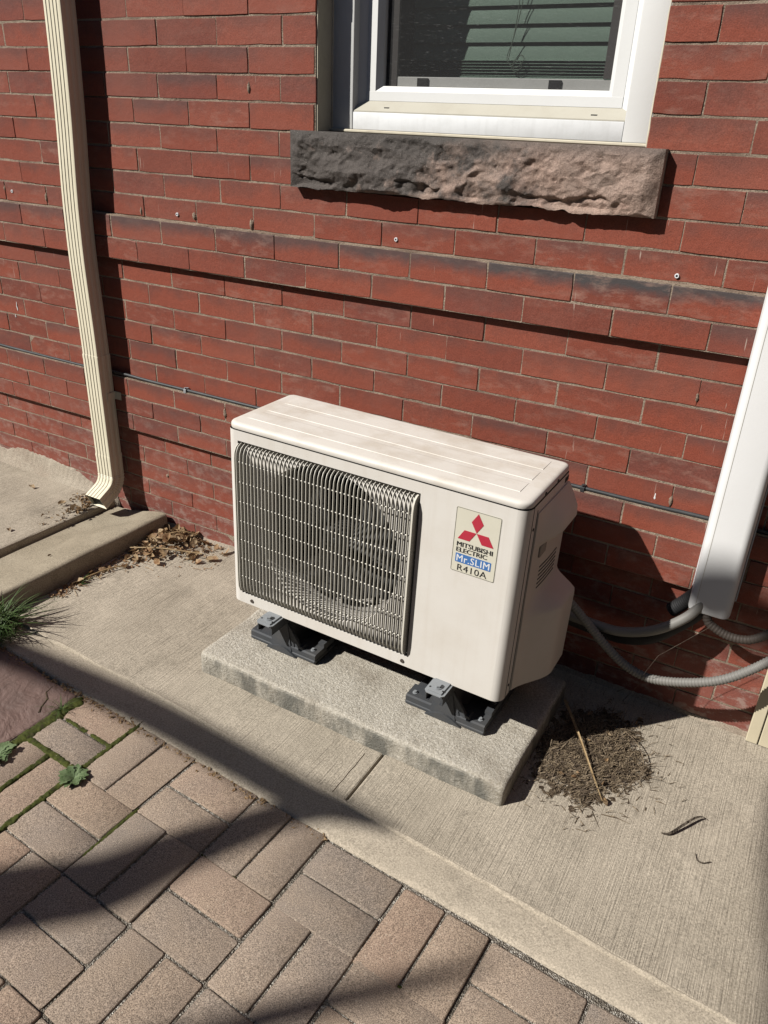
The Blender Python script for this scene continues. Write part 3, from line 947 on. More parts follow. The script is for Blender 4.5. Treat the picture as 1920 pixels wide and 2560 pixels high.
for x0, x1 in ((0.0287, 0.0480), (0.7170, 0.7363)):
    fr = MB().prism([(x0, 0.555), (x1, 0.5668), (x1, 0.66), (x0, 0.66)] if x0 < 0.3 else [(x0, 0.5668), (x1, 0.555), (x1, 0.66), (x0, 0.66)], 2, 1.2225, WZ1)
    hb(fr, 'frame', 'white_vinyl', window)
sh = MB()
SXA, SXB, SZA = 0.0482, 0.7168, 1.2470
sh.prism([(SXA, 0.566), (0.0745, 0.566), (0.0870, 0.583), (0.0870, 0.625), (SXA, 0.625)], 2, SZA, WZ1)
sh.prism([(SXB, 0.566), (0.6905, 0.566), (0.6780, 0.583), (0.6780, 0.625), (SXB, 0.625)], 2, SZA, WZ1)
sh.prism([(0.5655, SZA), (0.5655, SZA + 0.0215), (0.5825, SZA + 0.0345), (0.6245, SZA + 0.0345), (0.6245, SZA)], 0, SXA + 0.0003, SXB - 0.0003)
hb(sh, 'sash', 'white_vinyl', window)
for x in (0.115, 0.655):
    hb(MB().box(x, x + 0.012, 0.5655, 0.5672, 1.2275, 1.2312) if False else MB().box(x, x + 0.014, 0.5435, 0.5475, 1.2288, 1.2322), 'weep_hole', 'black_rubber', window)
hb(MB().add([(0.086, 0.594, 1.281), (0.679, 0.594, 1.281), (0.679, 0.594, WZ1), (0.086, 0.594, WZ1)], [(0, 1, 2, 3)]), 'screen', 'screen', window)
sb = MB()
sb.box(0.0872, 0.118, 0.598, 0.607, 1.2815, WZ1)
sb.box(0.655, 0.6775, 0.598, 0.607, 1.306, WZ1)
hb(sb, 'screen_frame', 'screen_bar', window)
hb(MB().bbox(0.1185, 0.6775, 0.600, 0.622, 1.2817, 1.3045, 0.0015, 1), 'meeting_rail', 'rail_grey', window)
for x in (0.179, 0.528):
    hb(MB().box(x, x + 0.030, 0.5955, 0.5995, 1.2825, 1.3015), 'screen_clip', 'black_rubber', window)
hb(MB().box(0.087, 0.678, 0.626, 0.630, 1.28, WZ1), 'pane', 'glass', window)
# blind: cambered slats, the last few stacked on the bottom rail
YB = 0.745
slat = MB()
prof = [(-0.0135 + 0.027 * i / 6, 0.0022 * (1 - ((i - 3) / 3) ** 2)) for i in range(7)]
slat.add([(x, py, pz) for x in (0.085, 0.690) for py, pz in prof], [(i, i + 1, 8 + i, 7 + i) for i in range(6)])
sme = slat.mesh('blind_slat', True, 60)
zs = [1.3185 + 0.0068 * i for i in range(6)] + [1.3745 + 0.0396 * i for i in range(24)]
for i, zz in enumerate(zs):
    o = link('blind_slat', sme, 'blind', window)
    st = i < 6
    tilt = 0.12 if st else 1.28
    o.location = (0, YB, zz)
    o.scale = (1, 1.0 if st else 1.72, 1)
    o.rotation_euler = (tilt, 0, 0)
hb(MB().bbox(0.085, 0.690, YB - 0.014, YB + 0.014, 1.303, 1.3150, 0.002, 1), 'bottom_rail', 'blind', window)
kn = [(0.392, 0.722, 1.62), (0.385, 0.722, 1.48), (0.378, 0.722, 1.40), (0.366, 0.722, 1.362), (0.372, 0.720, 1.345), (0.395, 0.720, 1.335), (0.412, 0.721, 1.352), (0.402, 0.722, 1.362), (0.384, 0.721, 1.344), (0.392, 0.719, 1.326), (0.408, 0.720, 1.336), (0.398, 0.722, 1.350), (0.380, 0.721, 1.334), (0.400, 0.720, 1.322)]
hb(MB().tube(smooth_path(kn, 6), 0.0011, 5), 'pull_cord', 'cord', window, smooth=True)
kn2 = [(0.404, 0.722, 1.62), (0.392, 0.722, 1.47), (0.376, 0.722, 1.39), (0.370, 0.721, 1.352)]
hb(MB().tube(smooth_path(kn2, 6), 0.0011, 5), 'pull_cord', 'cord', window, smooth=True)
# the room behind the blind
rm = MB()
rm.add([(-1.5, 0.702, -0.2), (2.2, 0.702, -0.2), (2.2, 3.5, -0.2), (-1.5, 3.5, -0.2), (-1.5, 0.702, 2.5), (2.2, 0.702, 2.5), (2.2, 3.5, 2.5), (-1.5, 3.5, 2.5)], [(0, 1, 2, 3), (4, 7, 6, 5), (1, 5, 6, 2), (2, 6, 7, 3), (0, 3, 7, 4)])
hb(rm, 'room', 'room', recalc=False)

# ---- cream corner board at the right
for k, (x0, x1) in enumerate(((1.3275, 1.3560), (1.3585, 1.47))):
    hb(MB().bbox(x0, x1, 0.436, 0.458, gz(1.35) + 0.001, 2.4, 0.002, 1), 'corner_board', 'cream_paint', smooth=True)
# scars where old joints were patched
pt = MB()
for (px, pz, w, h) in ((-0.6895, 0.922, 0.010, 0.030), (-0.4745, 0.925, 0.013, 0.024), (-0.2600, 0.921, 0.012, 0.034), (-1.1215, 0.930, 0.010, 0.032), (-1.3275, 0.944, 0.008, 0.018), (-0.254, 1.265, 0.009, 0.030), (-0.378, 0.334, 0.012, 0.036), (1.0155, 0.395, 0.010, 0.030), (1.0215, 0.66, 0.008, 0.022), (-0.679, 0.03, 0.014, 0.014)):
    yq = layer_y(pz)
    ring = [(px + w * 0.5 * math.cos(t) * (1 + 0.5 * fbm(math.cos(t) * 2 + px * 30, math.sin(t) * 2, pz * 9)), pz + h * 0.5 * math.sin(t) * (1 + 0.4 * fbm(math.cos(t) * 2, math.sin(t) * 2 + px, 3))) for t in [2 * math.pi * i / 18 for i in range(18)]]
    pt.add([(px, yq - 0.0042, pz)] + [(px + (x - px) * 0.6, yq - 0.0036, pz + (zq - pz) * 0.6) for x, zq in ring] + [(x, yq + 0.001, zq) for x, zq in ring], [(0, 1 + i, 1 + (i + 1) % 18) for i in range(18)] + [(1 + i, 19 + i, 19 + (i + 1) % 18, 1 + (i + 1) % 18) for i in range(18)])
hb(pt, 'mortar_patch', 'mortar', smooth=True, angle=80)

# ================================================================== CONCRETE PAD AND RISERS
TILT = 0.0161                                   # pad and unit lean a little to the right


def padz(x):
    return -0.1254 - 0.0161 * x


PX0, PX1, PY0, PY1 = -0.029, 0.872, -0.1155, 0.345
bm = bmesh.new()
nx, ny, nz = 120, 62, 9
pd = MB()


def pad_pt(x, y, z):
    """round the edges of the pad and roughen it"""
    r = 0.012
    zt, zb = padz(x), gz(x) - 0.004
    dx = max(PX0 + r - x, x - (PX1 - r), 0)
    dy = max(PY0 + r - y, y - (PY1 - r), 0)
    dz = max(z - (zt - r), 0)
    L = math.sqrt(dx * dx + dy * dy + dz * dz)
    if L > r:
        k = r / L
        x -= math.copysign(dx * (1 - k), x - 0.4)
        y -= math.copysign(dy * (1 - k), y - 0.1)
        z -= dz * (1 - k)
    nn = Vector((fbm(x * 60, y * 60, z * 60, 3), fbm(x * 60 + 9, y * 60, z * 60, 3), fbm(x * 60, y * 60 + 5, z * 60, 3)))
    w = Vector((fbm(x * 7, y * 7, 1.0, 2), fbm(x * 7, y * 7, 5.0, 2), fbm(x * 6, y * 6, z * 6, 2)))
    p = Vector((x, y, z)) + nn * 0.0011 + w * 0.0025
    return p


ZT = lambda x: padz(x)
lerp = lambda a, b, t: a + (b - a) * t
pd.grid(nx, ny, lambda u, v: pad_pt(lerp(PX0, PX1, u), lerp(PY0, PY1, v), ZT(lerp(PX0, PX1, u))))
for y in (PY0, PY1):
    pd.grid(nx, nz, lambda u, v: pad_pt(lerp(PX0, PX1, u), y, lerp(gz(lerp(PX0, PX1, u)) - 0.004, ZT(lerp(PX0, PX1, u)), v)))
for x in (PX0, PX1):
    pd.grid(ny, nz, lambda u, v: pad_pt(x, lerp(PY0, PY1, u), lerp(gz(x) - 0.004, ZT(x), v)))
bmp = bmesh.new()
mtmp = bpy.data.meshes.new('tmp')
mtmp.from_pydata([tuple(v) for v in pd.v], [], pd.f)
bmp.from_mesh(mtmp)
bmesh.ops.remove_doubles(bmp, verts=bmp.verts, dist=0.0004)
MB().bm(bmp).build('equipment_pad', 'pad', smooth=True, angle=80, label='rough grey concrete pad lying on the walk under the outdoor unit', cat='concrete pad')
bpy.data.meshes.remove(mtmp)


def riser(x0, label):
    """moulded dark grey plastic stand: base plate with lugs, tapered post, gussets, screws"""
    e = empty('plastic_riser', (x0, 0.012, padz(x0) + 0.0015), (0, TILT, 0), label=label, cat='riser', group='plastic risers under the outdoor unit')
    b = MB()
    b.bbox(0.0, 0.220, 0.0, 0.270, 0.0, 0.012, 0.003, 1)
    b.build('base_plate', 'grey_plastic', e, smooth=True)
    for xa, xb in ((0.0, 0.074), (0.136, 0.220)):
        m = MB()
        m.prism([(0.0015, 0.012), (0.0015, 0.026), (0.006, 0.029), (0.052, 0.029), (0.060, 0.012)], 0, xa + 0.0015, xb - 0.0015)
        m.build('lug', 'grey_plastic', e)
    m = MB()
    m.prism([(0.158, 0.028), (0.166, 0.036), (0.174, 0.036), (0.178, 0.028)], 1, 0.004, 0.030)
    m.prism([(0.140, 0.026), (0.146, 0.040), (0.150, 0.026)], 1, 0.003, 0.030)
    m.prism([(0.200, 0.020), (0.200, 0.040), (0.2185, 0.040), (0.2185, 0.020)], 1, 0.045, 0.200)
    m.build('rib', 'grey_plastic', e)
    m = MB()
    z1 = 0.098
    vs = [(0.072, -0.001, 0.012), (0.142, -0.001, 0.012), (0.142, 0.240, 0.012), (0.072, 0.240, 0.012), (0.080, 0.010, z1), (0.120, 0.010, z1), (0.120, 0.225, z1), (0.080, 0.225, z1)]
    m.add(vs, [(3, 2, 1, 0), (4, 5, 6, 7), (0, 1, 5, 4), (1, 2, 6, 5), (2, 3, 7, 6), (3, 0, 4, 7)])
    m.build('post', 'grey_plastic', e)
    m = MB()
    m.add([(0.142, 0.004, 0.012), (0.186, 0.004, 0.012), (0.121, 0.010, 0.092), (0.142, 0.012, 0.012), (0.186, 0.012, 0.012), (0.121, 0.018, 0.092)], [(0, 1, 2), (5, 4, 3), (0, 3, 4, 1), (1, 4, 5, 2), (2, 5, 3, 0)])
    m.build('gusset', 'grey_plastic', e)
    m = MB()
    pts = [(0.060 + 0.10 * i / 10, 0.0005 + 0.020 * math.sin(math.pi * i / 10)) for i in range(11)]
    m.prism([(x, z) for x, z in pts], 1, -0.0065, -0.0002)
    m.build('front_lip', 'grey_plastic', e)
    for sx, sy in ((0.018, 0.020), (0.200, 0.020), (0.208, 0.085)):
        m = MB()
        zt = 0.029 if sy < 0.05 else 0.040
        m.cyl((sx, sy, zt - 0.002), 2, 0.0068, 0.0035, 12)
        m.cyl((sx, sy, zt + 0.0012), 2, 0.0042, 0.0048, 6)
        m.build('screw', 'galvanised', e, smooth=True, angle=40)
    return e


riser(0.0485, 'dark grey plastic riser under the fan end of the outdoor unit')
riser(0.5460, 'dark grey plastic riser under the sticker end of the outdoor unit')

# ================================================================== OUTDOOR UNIT
unit = empty('outdoor_unit', (0, 0, 0), (0, TILT, 0.0013), label='beige outdoor air conditioner with slatted fan grille and red diamond sticker on concrete pad', cat='air conditioner')
UW, UD, UH, LH = 0.800, 0.271, 0.522, 0.5045


def arc(cx, cy, r, a0, a1, n=7):
    return [(cx + r * math.cos(R(a0 + (a1 - a0) * i / n)), cy + r * math.sin(R(a0 + (a1 - a0) * i / n))) for i in range(n + 1)]


def rrect(x0, x1, y0, y1, rf, rbk, n=7):
    return arc(x0 + rf, y0 + rf, rf, 180, 270, n) + arc(x1 - rf, y0 + rf, rf, 270, 360, n) + arc(x1 - rbk, y1 - rbk, rbk, 0, 90, 3) + arc(x0 + rbk, y1 - rbk, rbk, 90, 180, 3)


OX0, OX1, OZ0, OZ1 = 0.036, 0.5495, 0.030, 0.4765      # grille opening
RF = 0.026
cab = MB()
# side and back skin with rounded front corners
pl = arc(UW - RF, RF, RF, 270, 360, 8) + [(UW, UD - 0.012)] + arc(UW - 0.012, UD - 0.012, 0.012, 0, 90, 3) + arc(0.012, UD - 0.012, 0.012, 90, 180, 3) + arc(RF, RF, RF, 180, 270, 8)
k = len(pl)
cab.add([(x, y, z) for z in (0.0, LH - 0.0014) for x, y in pl], [(i, i + 1, k + i + 1, k + i) for i in range(k - 1)])
# front sheet round the opening
xs, zs = [RF, OX0, OX1, UW - RF], [0.0, OZ0, OZ1, LH - 0.0014]
vid = {}
vs, fs = [], []
for i, x in enumerate(xs):
    for j, zv in enumerate(zs):
        vid[i, j] = len(vs)
        vs.append((x, 0.0, zv))
for i in range(3):
    for j in range(3):
        if (i, j) != (1, 1):
            fs.append((vid[i, j], vid[i + 1, j], vid[i + 1, j + 1], vid[i, j + 1]))
cab.add(vs, fs)
# return flange of the opening and the recessed plate with the round mouth
RD = 0.014
ring = []
NA = 96
CX, CZ, CR = 0.2925, 0.2525, 0.2105
hw, hh = (OX1 - OX0) / 2, (OZ1 - OZ0) / 2
angs = sorted([2 * math.pi * i / NA for i in range(NA)] + [math.atan2(s * hh, c * hw) % (2 * math.pi) for s in (-1, 1) for c in (-1, 1)])
rect, circ = [], []
for a in angs:
    t = min(hw / max(1e-9, abs(math.cos(a))), hh / max(1e-9, abs(math.sin(a))))
    rect.append(((OX0 + OX1) / 2 + t * math.cos(a), (OZ0 + OZ1) / 2 + t * math.sin(a)))
    circ.append((CX + CR * math.cos(a), CZ + CR * math.sin(a)))
n = len(angs)
loops = [[(x, 0.0, zv) for x, zv in rect], [(x, RD, zv) for x, zv in rect], [(x, RD, zv) for x, zv in circ]]
for rr, yy in ((0.985, RD + 0.006), (0.972, RD + 0.016), (0.965, RD + 0.032), (0.965, RD + 0.058), (0.985, RD + 0.075)):
    loops.append([(CX + (x - CX) * rr, yy, CZ + (zv - CZ) * rr) for x, zv in circ])
cab.add([p for lp in loops for p in lp], [(l * n + i, l * n + (i + 1) % n, (l + 1) * n + (i + 1) % n, (l + 1) * n + i) for l in range(len(loops) - 1) for i in range(n)])
# bottom pan
cab.add([(x, y, 0.0) for x, y in rrect(0, UW, 0, UD, RF, 0.012, 8)], [tuple(range(len(rrect(0, UW, 0, UD, RF, 0.012, 8))))])
cab.add([(x, y, LH - 0.004) for x, y in rrect(0.003, UW - 0.003, 0.003, UD - 0.003, RF, 0.012, 8)], [tuple(range(len(rrect(0, UW, 0, UD, RF, 0.012, 8))))])
cab.build('cabinet', 'enamel', unit, smooth=True, angle=30, recalc=False)

# lid with a soft rolled edge
lid = MB()
lprof = [(0.0030, LH + 0.0012), (0.0012, LH + 0.0014), (0.0006, LH + 0.0040), (0.0006, UH - 0.0085), (0.0016, UH - 0.0050), (0.0042, UH - 0.0022), (0.0085, UH - 0.0006), (0.0140, UH)]
loops = []
for ins, zv in lprof:
    loops.append([(x, y, zv) for x, y in rrect(0.0012 + ins, UW - 0.0004 - ins, ins - 0.0004, UD + 0.004 - ins, max(0.006, 0.030 - ins), max(0.004, 0.020 - ins), 8)])
n = len(loops[0])
lid.add([p for lp in loops for p in lp], [(l * n + i, l * n + (i + 1) % n, (l + 1) * n + (i + 1) % n, (l + 1) * n + i) for l in range(len(loops) - 1) for i in range(n)] + [tuple((len(loops) - 1) * n + i for i in range(n)), tuple(range(n))[::-1]])
gap_loop = rrect(0.0030, UW - 0.0026, 0.0024, UD - 0.002, RF, 0.012, 8)
MB().prism(gap_loop, 2, LH - 0.003, LH + 0.0016).build('lid_gap_shade', 'coil_dark', unit)  # black strip painting the shade in the gap under the lid
lido = lid.build('lid', 'enamel_top', unit, smooth=True, angle=40)
for y0, y1, xa in ((0.046, 0.108, 0.022), (0.119, 0.182, 0.027), (0.190, 0.256, 0.031)):
    m = MB()
    b = 0.0013
    vs = [(xa, y0, UH - 0.0004), (0.7585, y0, UH - 0.0004), (0.7585, y1, UH - 0.0004), (xa, y1, UH - 0.0004), (xa + 0.02, y0 + b, UH + 0.0011), (0.7585 - b * 0.6, y0 + b, UH + 0.0011), (0.7585 - b * 0.6, y1 - 0.012, UH + 0.0006), (xa + 0.02, y1 - 0.012, UH + 0.0006)]
    m.add(vs, [(4, 5, 6, 7), (0, 1, 5, 4), (1, 2, 6, 5), (2, 3, 7, 6), (3, 0, 4, 7)])
    m.build('raised_panel', 'enamel_top', lido)
for y in (0.098, 0.180):
    m = MB()
    m.cyl((UW - 0.0016, y, LH + 0.0055), 0, 0.0042, 0.0022, 12)
    m.build('screw', 'coil_dark', lido, smooth=True)

# grille: 45 curved vertical bars on horizontal wires, solid plate at the right end
gr = MB()
gpath = [(0.0125, 0.4725), (-0.001, 0.4695), (-0.0110, 0.4630), (-0.0170, 0.4500), (-0.0185, 0.4340), (-0.0185, 0.0840), (-0.0165, 0.0600), (-0.0105, 0.0435), (0.0010, 0.0365), (0.0125, 0.0345)]


def fin(depth, w):
    m = MB()
    vs = []
    P = [Vector((0, y, zv)) for y, zv in gpath]
    for i, q in enumerate(P):
        t = (P[min(i + 1, len(P) - 1)] - P[max(0, i - 1)]).normalized()
        nrm = Vector((0, -t.z, t.y))            # points to the inside of the curve
        if nrm.y < 0 and abs(nrm.y) > abs(nrm.z):
            nrm = -nrm
        inn = q + Vector((0, depth, 0)) if 2 < i < len(P) - 3 else q + Vector((0, depth * 0.6, -depth * 0.8 if i < 4 else depth * 0.8))
        inn.y = min(inn.y, 0.0130)
        mid = q + (inn - q) * 0.22
        vs += [q + Vector((-w * 0.22, 0, 0)), q + Vector((w * 0.22, 0, 0)), mid + Vector((w * 0.5, 0, 0)), inn + Vector((w * 0.38, 0, 0)), inn + Vector((-w * 0.38, 0, 0)), mid + Vector((-w * 0.5, 0, 0))]
    n = 6
    fs = [(l * n + i, l * n + (i + 1) % n, (l + 1) * n + (i + 1) % n, (l + 1) * n + i) for l in range(len(P) - 1) for i in range(n)]
    fs += [tuple(range(n))[::-1], tuple((len(P) - 1) * n + i for i in range(n))]
    return m.add(vs, fs)


plate = [(0.0128, 0.4700)] + [(y + 0.0006, zv - 0.001) for y, zv in gpath[1:-1]] + [(0.0128, 0.0360)]
gr.prism(plate, 0, 0.5385, 0.5430)
grille = gr.build('grille', 'grille_paint', unit, smooth=True, angle=30)
MB().prism(plate, 0, 0.0364, 0.0384).build('end_plate', 'grille_paint', grille, smooth=True, angle=30)
bar_me = fin(0.0060, 0.0028).mesh('grille_bar', True, 50)
NBAR = 45
for i in range(NBAR):
    o = link('grille_bar', bar_me, 'grille_paint', grille)
    o.location = (0.0440 + (0.5315 - 0.0440) * i / (NBAR - 1), 0, 0)
wire_me = MB().tube([(0.0385, -0.0128, 0), (0.5390, -0.0128, 0)], 0.0016, 6).mesh('grille_wire', True)
for zv in (0.4265, 0.3715, 0.3165, 0.2610, 0.2055, 0.1500, 0.0950):
    link('grille_wire', wire_me, 'grille_paint', grille).location = (0, 0, zv)
for sx in (0.069, 0.537):
    m = MB()
    m.cyl((sx, 0.001, 0.0140), 1, 0.0052, -0.0032, 12)
    m.build('screw', 'conduit_brown', unit, smooth=True)

# fan, motor and coil inside
fan = MB()
fan.tube([(CX, 0.052, CZ), (CX, 0.056, CZ), (CX, 0.070, CZ), (CX, 0.110, CZ)], [0.018, 0.034, 0.042, 0.044], 24)
fano = fan.build('fan', 'fan_dark', unit, smooth=True)
for b in range(3):
    m = MB()

    def bl(u, v, b=b):
        r = 0.040 + 0.148 * v
        sp = 0.55 + 0.55 * v
        a = R(120 * b + 18) + (u - 0.5) * sp * 1.7 + 0.35 * v
        return (CX + r * math.cos(a), 0.078 + 0.030 * (u - 0.5) * 1.6 + 0.010 * v, CZ + r * math.sin(a))
    m.grid(12, 8, bl)
    m.build('fan_blade', 'fan_dark', fano, smooth=True, angle=80)
MB().cyl((CX, 0.051, CZ), 1, 0.0075, -0.004, 12).build('fan_nut', 'galvanised', fano, smooth=True)
m = MB()
m.cyl((CX, 0.112, CZ), 1, 0.05, 0.07, 20)
m.box(0.20, 0.212, 0.135, 0.15, 0.01, 0.49)
m.box(0.37, 0.382, 0.135, 0.15, 0.01, 0.49)
m.build('fan_motor', 'coil_dark', unit, smooth=True)
m = MB()
m.box(0.02, 0.56, 0.225, 0.262, 0.006, 0.497)
m.box(0.562, 0.566, 0.03, 0.262, 0.006, 0.497)
m.build('coil', 'coil_dark', unit)

# bulged service cover on the right-hand end
sc = MB()
CY0, CY1, CZ0, CZ1 = 0.060, 0.268, 0.0025, 0.478


def bulge(y):
    return 0.060 * sstep(CY0 - 0.012, 0.185, y)


def hz(zv):
    pts = [(0.0, 1.0), (0.196, 1.0), (0.208, 0.96), (0.240, 0.17), (0.250, 0.10), (0.376, 0.10), (0.382, 0.16), (0.390, 0.46), (0.400, 0.52), (0.425, 0.48), (0.450, 0.27), (0.478, 0.02)]
    for (a, fa), (b, fb) in zip(pts, pts[1:]):
        if zv <= b:
            return fa + (fb - fa) * (zv - a) / (b - a)
    return 0.0


zlist = [CZ0, 0.02, 0.06, 0.12, 0.17, 0.190, 0.198, 0.206, 0.214, 0.225, 0.236, 0.244, 0.252, 0.28, 0.32, 0.36, 0.377, 0.381, 0.385, 0.389, 0.393, 0.400, 0.412, 0.425, 0.438, 0.450, 0.464, CZ1]
ylist = [CY0 + (CY1 - CY0) * i / 26 for i in range(27)]
vs = []
for zv in zlist:
    for y in ylist:
        zz = zv
        vs.append((UW + 0.0022 + bulge(y) * hz(zv), y, zz))
n = len(ylist)
sc.add(vs, [(j * n + i, j * n + i + 1, (j + 1) * n + i + 1, (j + 1) * n + i) for j in range(len(zlist) - 1) for i in range(n - 1)])
# rims back to the cabinet
for line in ([vs[i] for i in range(n)], [vs[(len(zlist) - 1) * n + i] for i in range(n)], [vs[j * n] for j in range(len(zlist))], [vs[j * n + n - 1] for j in range(len(zlist))]):
    k = len(line)
    sc.add(line + [(UW - 0.0006, y, zv) for x, y, zv in line], [(i, i + 1, k + i + 1, k + i) for i in range(k - 1)])
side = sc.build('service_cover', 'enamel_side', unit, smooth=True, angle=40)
for i in range(6):
    zv = 0.262 + 0.0112 * i
    m = MB()
    n0, n1 = 0.118, 0.232
    q = [(n0 + (n1 - n0) * t / 8) for t in range(9)]
    m.add([(UW + 0.0031 + bulge(y) * 0.10, y, zv - 0.0016) for y in q] + [(UW + 0.0031 + bulge(y) * 0.10, y, zv + 0.0016) for y in q] + [(UW - 0.0004, y, zv + 0.0016) for y in q] + [(UW - 0.0004, y, zv - 0.0016) for y in q], [(i2 + 9 * a, i2 + 1 + 9 * a, i2 + 10 + 9 * a, i2 + 9 + 9 * a) for a in range(3) for i2 in range(8)])
    m.build('slot', 'coil_dark', side)
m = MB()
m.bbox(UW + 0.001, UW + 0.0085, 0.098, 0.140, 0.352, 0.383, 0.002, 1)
m.build('grip_recess_shade', 'grip_shade', side)  # dark block whose colour paints the shade of the hand recess
# seam strip and small screws beside the cover
MB().box(UW - 0.002, UW + 0.0008, 0.0285, 0.0300, 0.0, LH - 0.001).build('seam', 'coil_dark', unit)
MB().box(UW - 0.002, UW + 0.0009, 0.0535, 0.0550, 0.0, 0.488).build('seam', 'coil_dark', unit)
for zv in (0.447, 0.030):
    MB().cyl((UW - 0.001, 0.041, zv), 0, 0.0035, 0.0026, 10).build('screw', 'coil_dark', unit, smooth=True)
m = MB()
for i in range(4):
    m.box(UW - 0.002, UW + 0.0010, 0.236 + 0.007 * i, 0.2395 + 0.007 * i, 0.484, 0.497)
m.build('louvre', 'coil_dark', unit)['kind'] = 'stuff'

# sticker
LX0, LX1, LZ0, LZ1 = 0.639, 0.743, 0.315, 0.4725


def rr2(x0, x1, z0, z1, r, n=5):
    return [(x, zv) for x, zv in arc(x0 + r, z0 + r, r, 180, 270, n) + arc(x1 - r, z0 + r, r, 270, 360, n) + arc(x1 - r, z1 - r, r, 0, 90, n) + arc(x0 + r, z1 - r, r, 90, 180, n)]


st = MB()
st.prism(rr2(LX0 - 0.0008, LX1 + 0.0008, LZ0 - 0.0008, LZ1 + 0.0008, 0.004), 1, -0.0005, 0.0004)
sticker = st.build('sticker', 'label_white', unit)
a, b = rr2(LX0, LX1, LZ0, LZ1, 0.0035), rr2(LX0 + 0.00075, LX1 - 0.00075, LZ0 + 0.00075, LZ1 - 0.00075, 0.0029)
n = len(a)
MB().add([(x, -0.0009, zv) for x, zv in a] + [(x, -0.0009, zv) for x, zv in b], [(i, (i + 1) % n, n + (i + 1) % n, n + i) for i in range(n)]).build('border', 'label_black', sticker)
ex, ez = 0.6905, 0.4212
for dia in ([(0, 0), (-0.01445, 0.0240), (0, 0.0478), (0.01445, 0.0240)], [(0, 0), (-0.0287, 0), (-0.0430, -0.0240), (-0.01445, -0.0240)], [(0, 0), (0.0287, 0), (0.0430, -0.0240), (0.01445, -0.0240)]):
    cxm, czm = sum(p[0] for p in dia) / 4, sum(p[1] for p in dia) / 4
    MB().prism([(ex + cxm + (x - cxm) * 0.975, ez + czm + (zv - czm) * 0.975) for x, zv in dia], 1, -0.0012, -0.0003).build('red_diamond', 'label_red', sticker)
MB().prism(rr2(0.6475, 0.7325, 0.3392, 0.3610, 0.0012), 1, -0.0010, -0.0003).build('blue_band', 'label_blue', sticker)


def text_mesh(txt, x0, x1, z0, z1, y, mat, offset=0.0, space=1.0):
    cu = bpy.data.curves.new('lettering', 'FONT')
    cu.body = txt
    cu.offset = offset
    cu.space_character = space
    cu.resolution_u = 3
    ob = bpy.data.objects.new('lettering', cu)
    COL.objects.link(ob)
    dg = bpy.context.evaluated_depsgraph_get()
    me = bpy.data.meshes.new_from_object(ob.evaluated_get(dg))
    bpy.data.objects.remove(ob)
    bpy.data.curves.remove(cu)
    X = [v.co.x for v in me.vertices]
    Y = [v.co.y for v in me.vertices]
    sx, sy = (x1 - x0) / (max(X) - min(X)), (z1 - z0) / (max(Y) - min(Y))
    mx, my = min(X), min(Y)
    for v in me.vertices:
        v.co = Vector((x0 + (v.co.x - mx) * sx, y, z0 + (v.co.y - my) * sy))
    me.materials.clear()
    o = link('lettering', me, mat, sticker)
    return o


def heavy(txt, x0, x1, z0, z1, y, mat, d, space=1.0, dz=0.0):
    """bold lettering: the same outline laid down several times, a hair apart"""
    me = None
    m = MB()
    k = 0
    for dx_ in (-d, -d * 0.33, d * 0.33, d):
        for dzz in ((-dz, dz) if dz else (0.0,)):
            o = text_mesh(txt, x0 + d, x1 - d, z0 + dz, z1 - dz, y, mat, 0.0, space)
            t = o.data
            m.add([(v.co.x + dx_, v.co.y - 0.00002 * k, v.co.z + dzz) for v in t.vertices], [tuple(p.vertices) for p in t.polygons])
            bpy.data.objects.remove(o)
            bpy.data.meshes.remove(t)
            k += 1
    m.build('lettering', mat, sticker, recalc=False)


heavy('MITSUBISHI', 0.6475, 0.7330, 0.3790, 0.3905, -0.0012, 'label_black', 0.00045)
heavy('ELECTRIC', 0.6475, 0.7215, 0.3655, 0.3765, -0.0012, 'label_black', 0.00045)
text_mesh('R410A', 0.6545, 0.7255, 0.3185, 0.3345, -0.0012, 'label_black', 0.0, 1.05)
heavy('Mr.SLIM', 0.6505, 0.7295, 0.3418, 0.3586, -0.0012, 'label_clear', 0.00035, 1.1)

# galvanised feet that bolt the unit to the risers
for cxf in (0.1475, 0.6515):
    m = MB()
    m.prism([(cxf - 0.026, 0.012), (cxf - 0.026, -0.046), (cxf - 0.019, -0.054), (cxf + 0.019, -0.054), (cxf + 0.026, -0.046), (cxf + 0.026, 0.012)], 2, -0.0035, -0.0010)
    m.prism([(cxf - 0.020, 0.0), (cxf - 0.018, -0.048), (cxf + 0.018, -0.048), (cxf + 0.020, 0.0)], 2, -0.0010, 0.0030)
    ft = m.build('foot', 'galvanised', unit)
    ch2 = MB()
    for xa in (cxf - 0.0235, cxf + 0.0205):
        ch2.box(xa, xa + 0.003, -0.047, 0.20, -0.0290, -0.0037)
    ch2.box(cxf - 0.0235, cxf + 0.0235, -0.046, 0.20, -0.0065, -0.0037)
    ch2.box(cxf + 0.0145, cxf + 0.0235, -0.047, 0.20, -0.0315, -0.0292)
    ch2.box(cxf - 0.0235, cxf - 0.0145, -0.047, 0.20, -0.0315, -0.0292)
    ch2.build('channel_rail', 'grey_plastic', ft)
    bo = MB()
    bo.cyl((cxf, -0.029, 0.003), 2, 0.0105, 0.0022, 18)
    bo.cyl((cxf, -0.029, 0.0050), 2, 0.0082, 0.0062, 6)
    bo.build('bolt', 'galvanised', ft, smooth=True, angle=30)
    for dx in (-0.017, 0.017):
        MB().cyl((cxf + dx, -0.036, 0.0008), 2, 0.0027, 0.0026, 8).build('hole', 'coil_dark', ft)

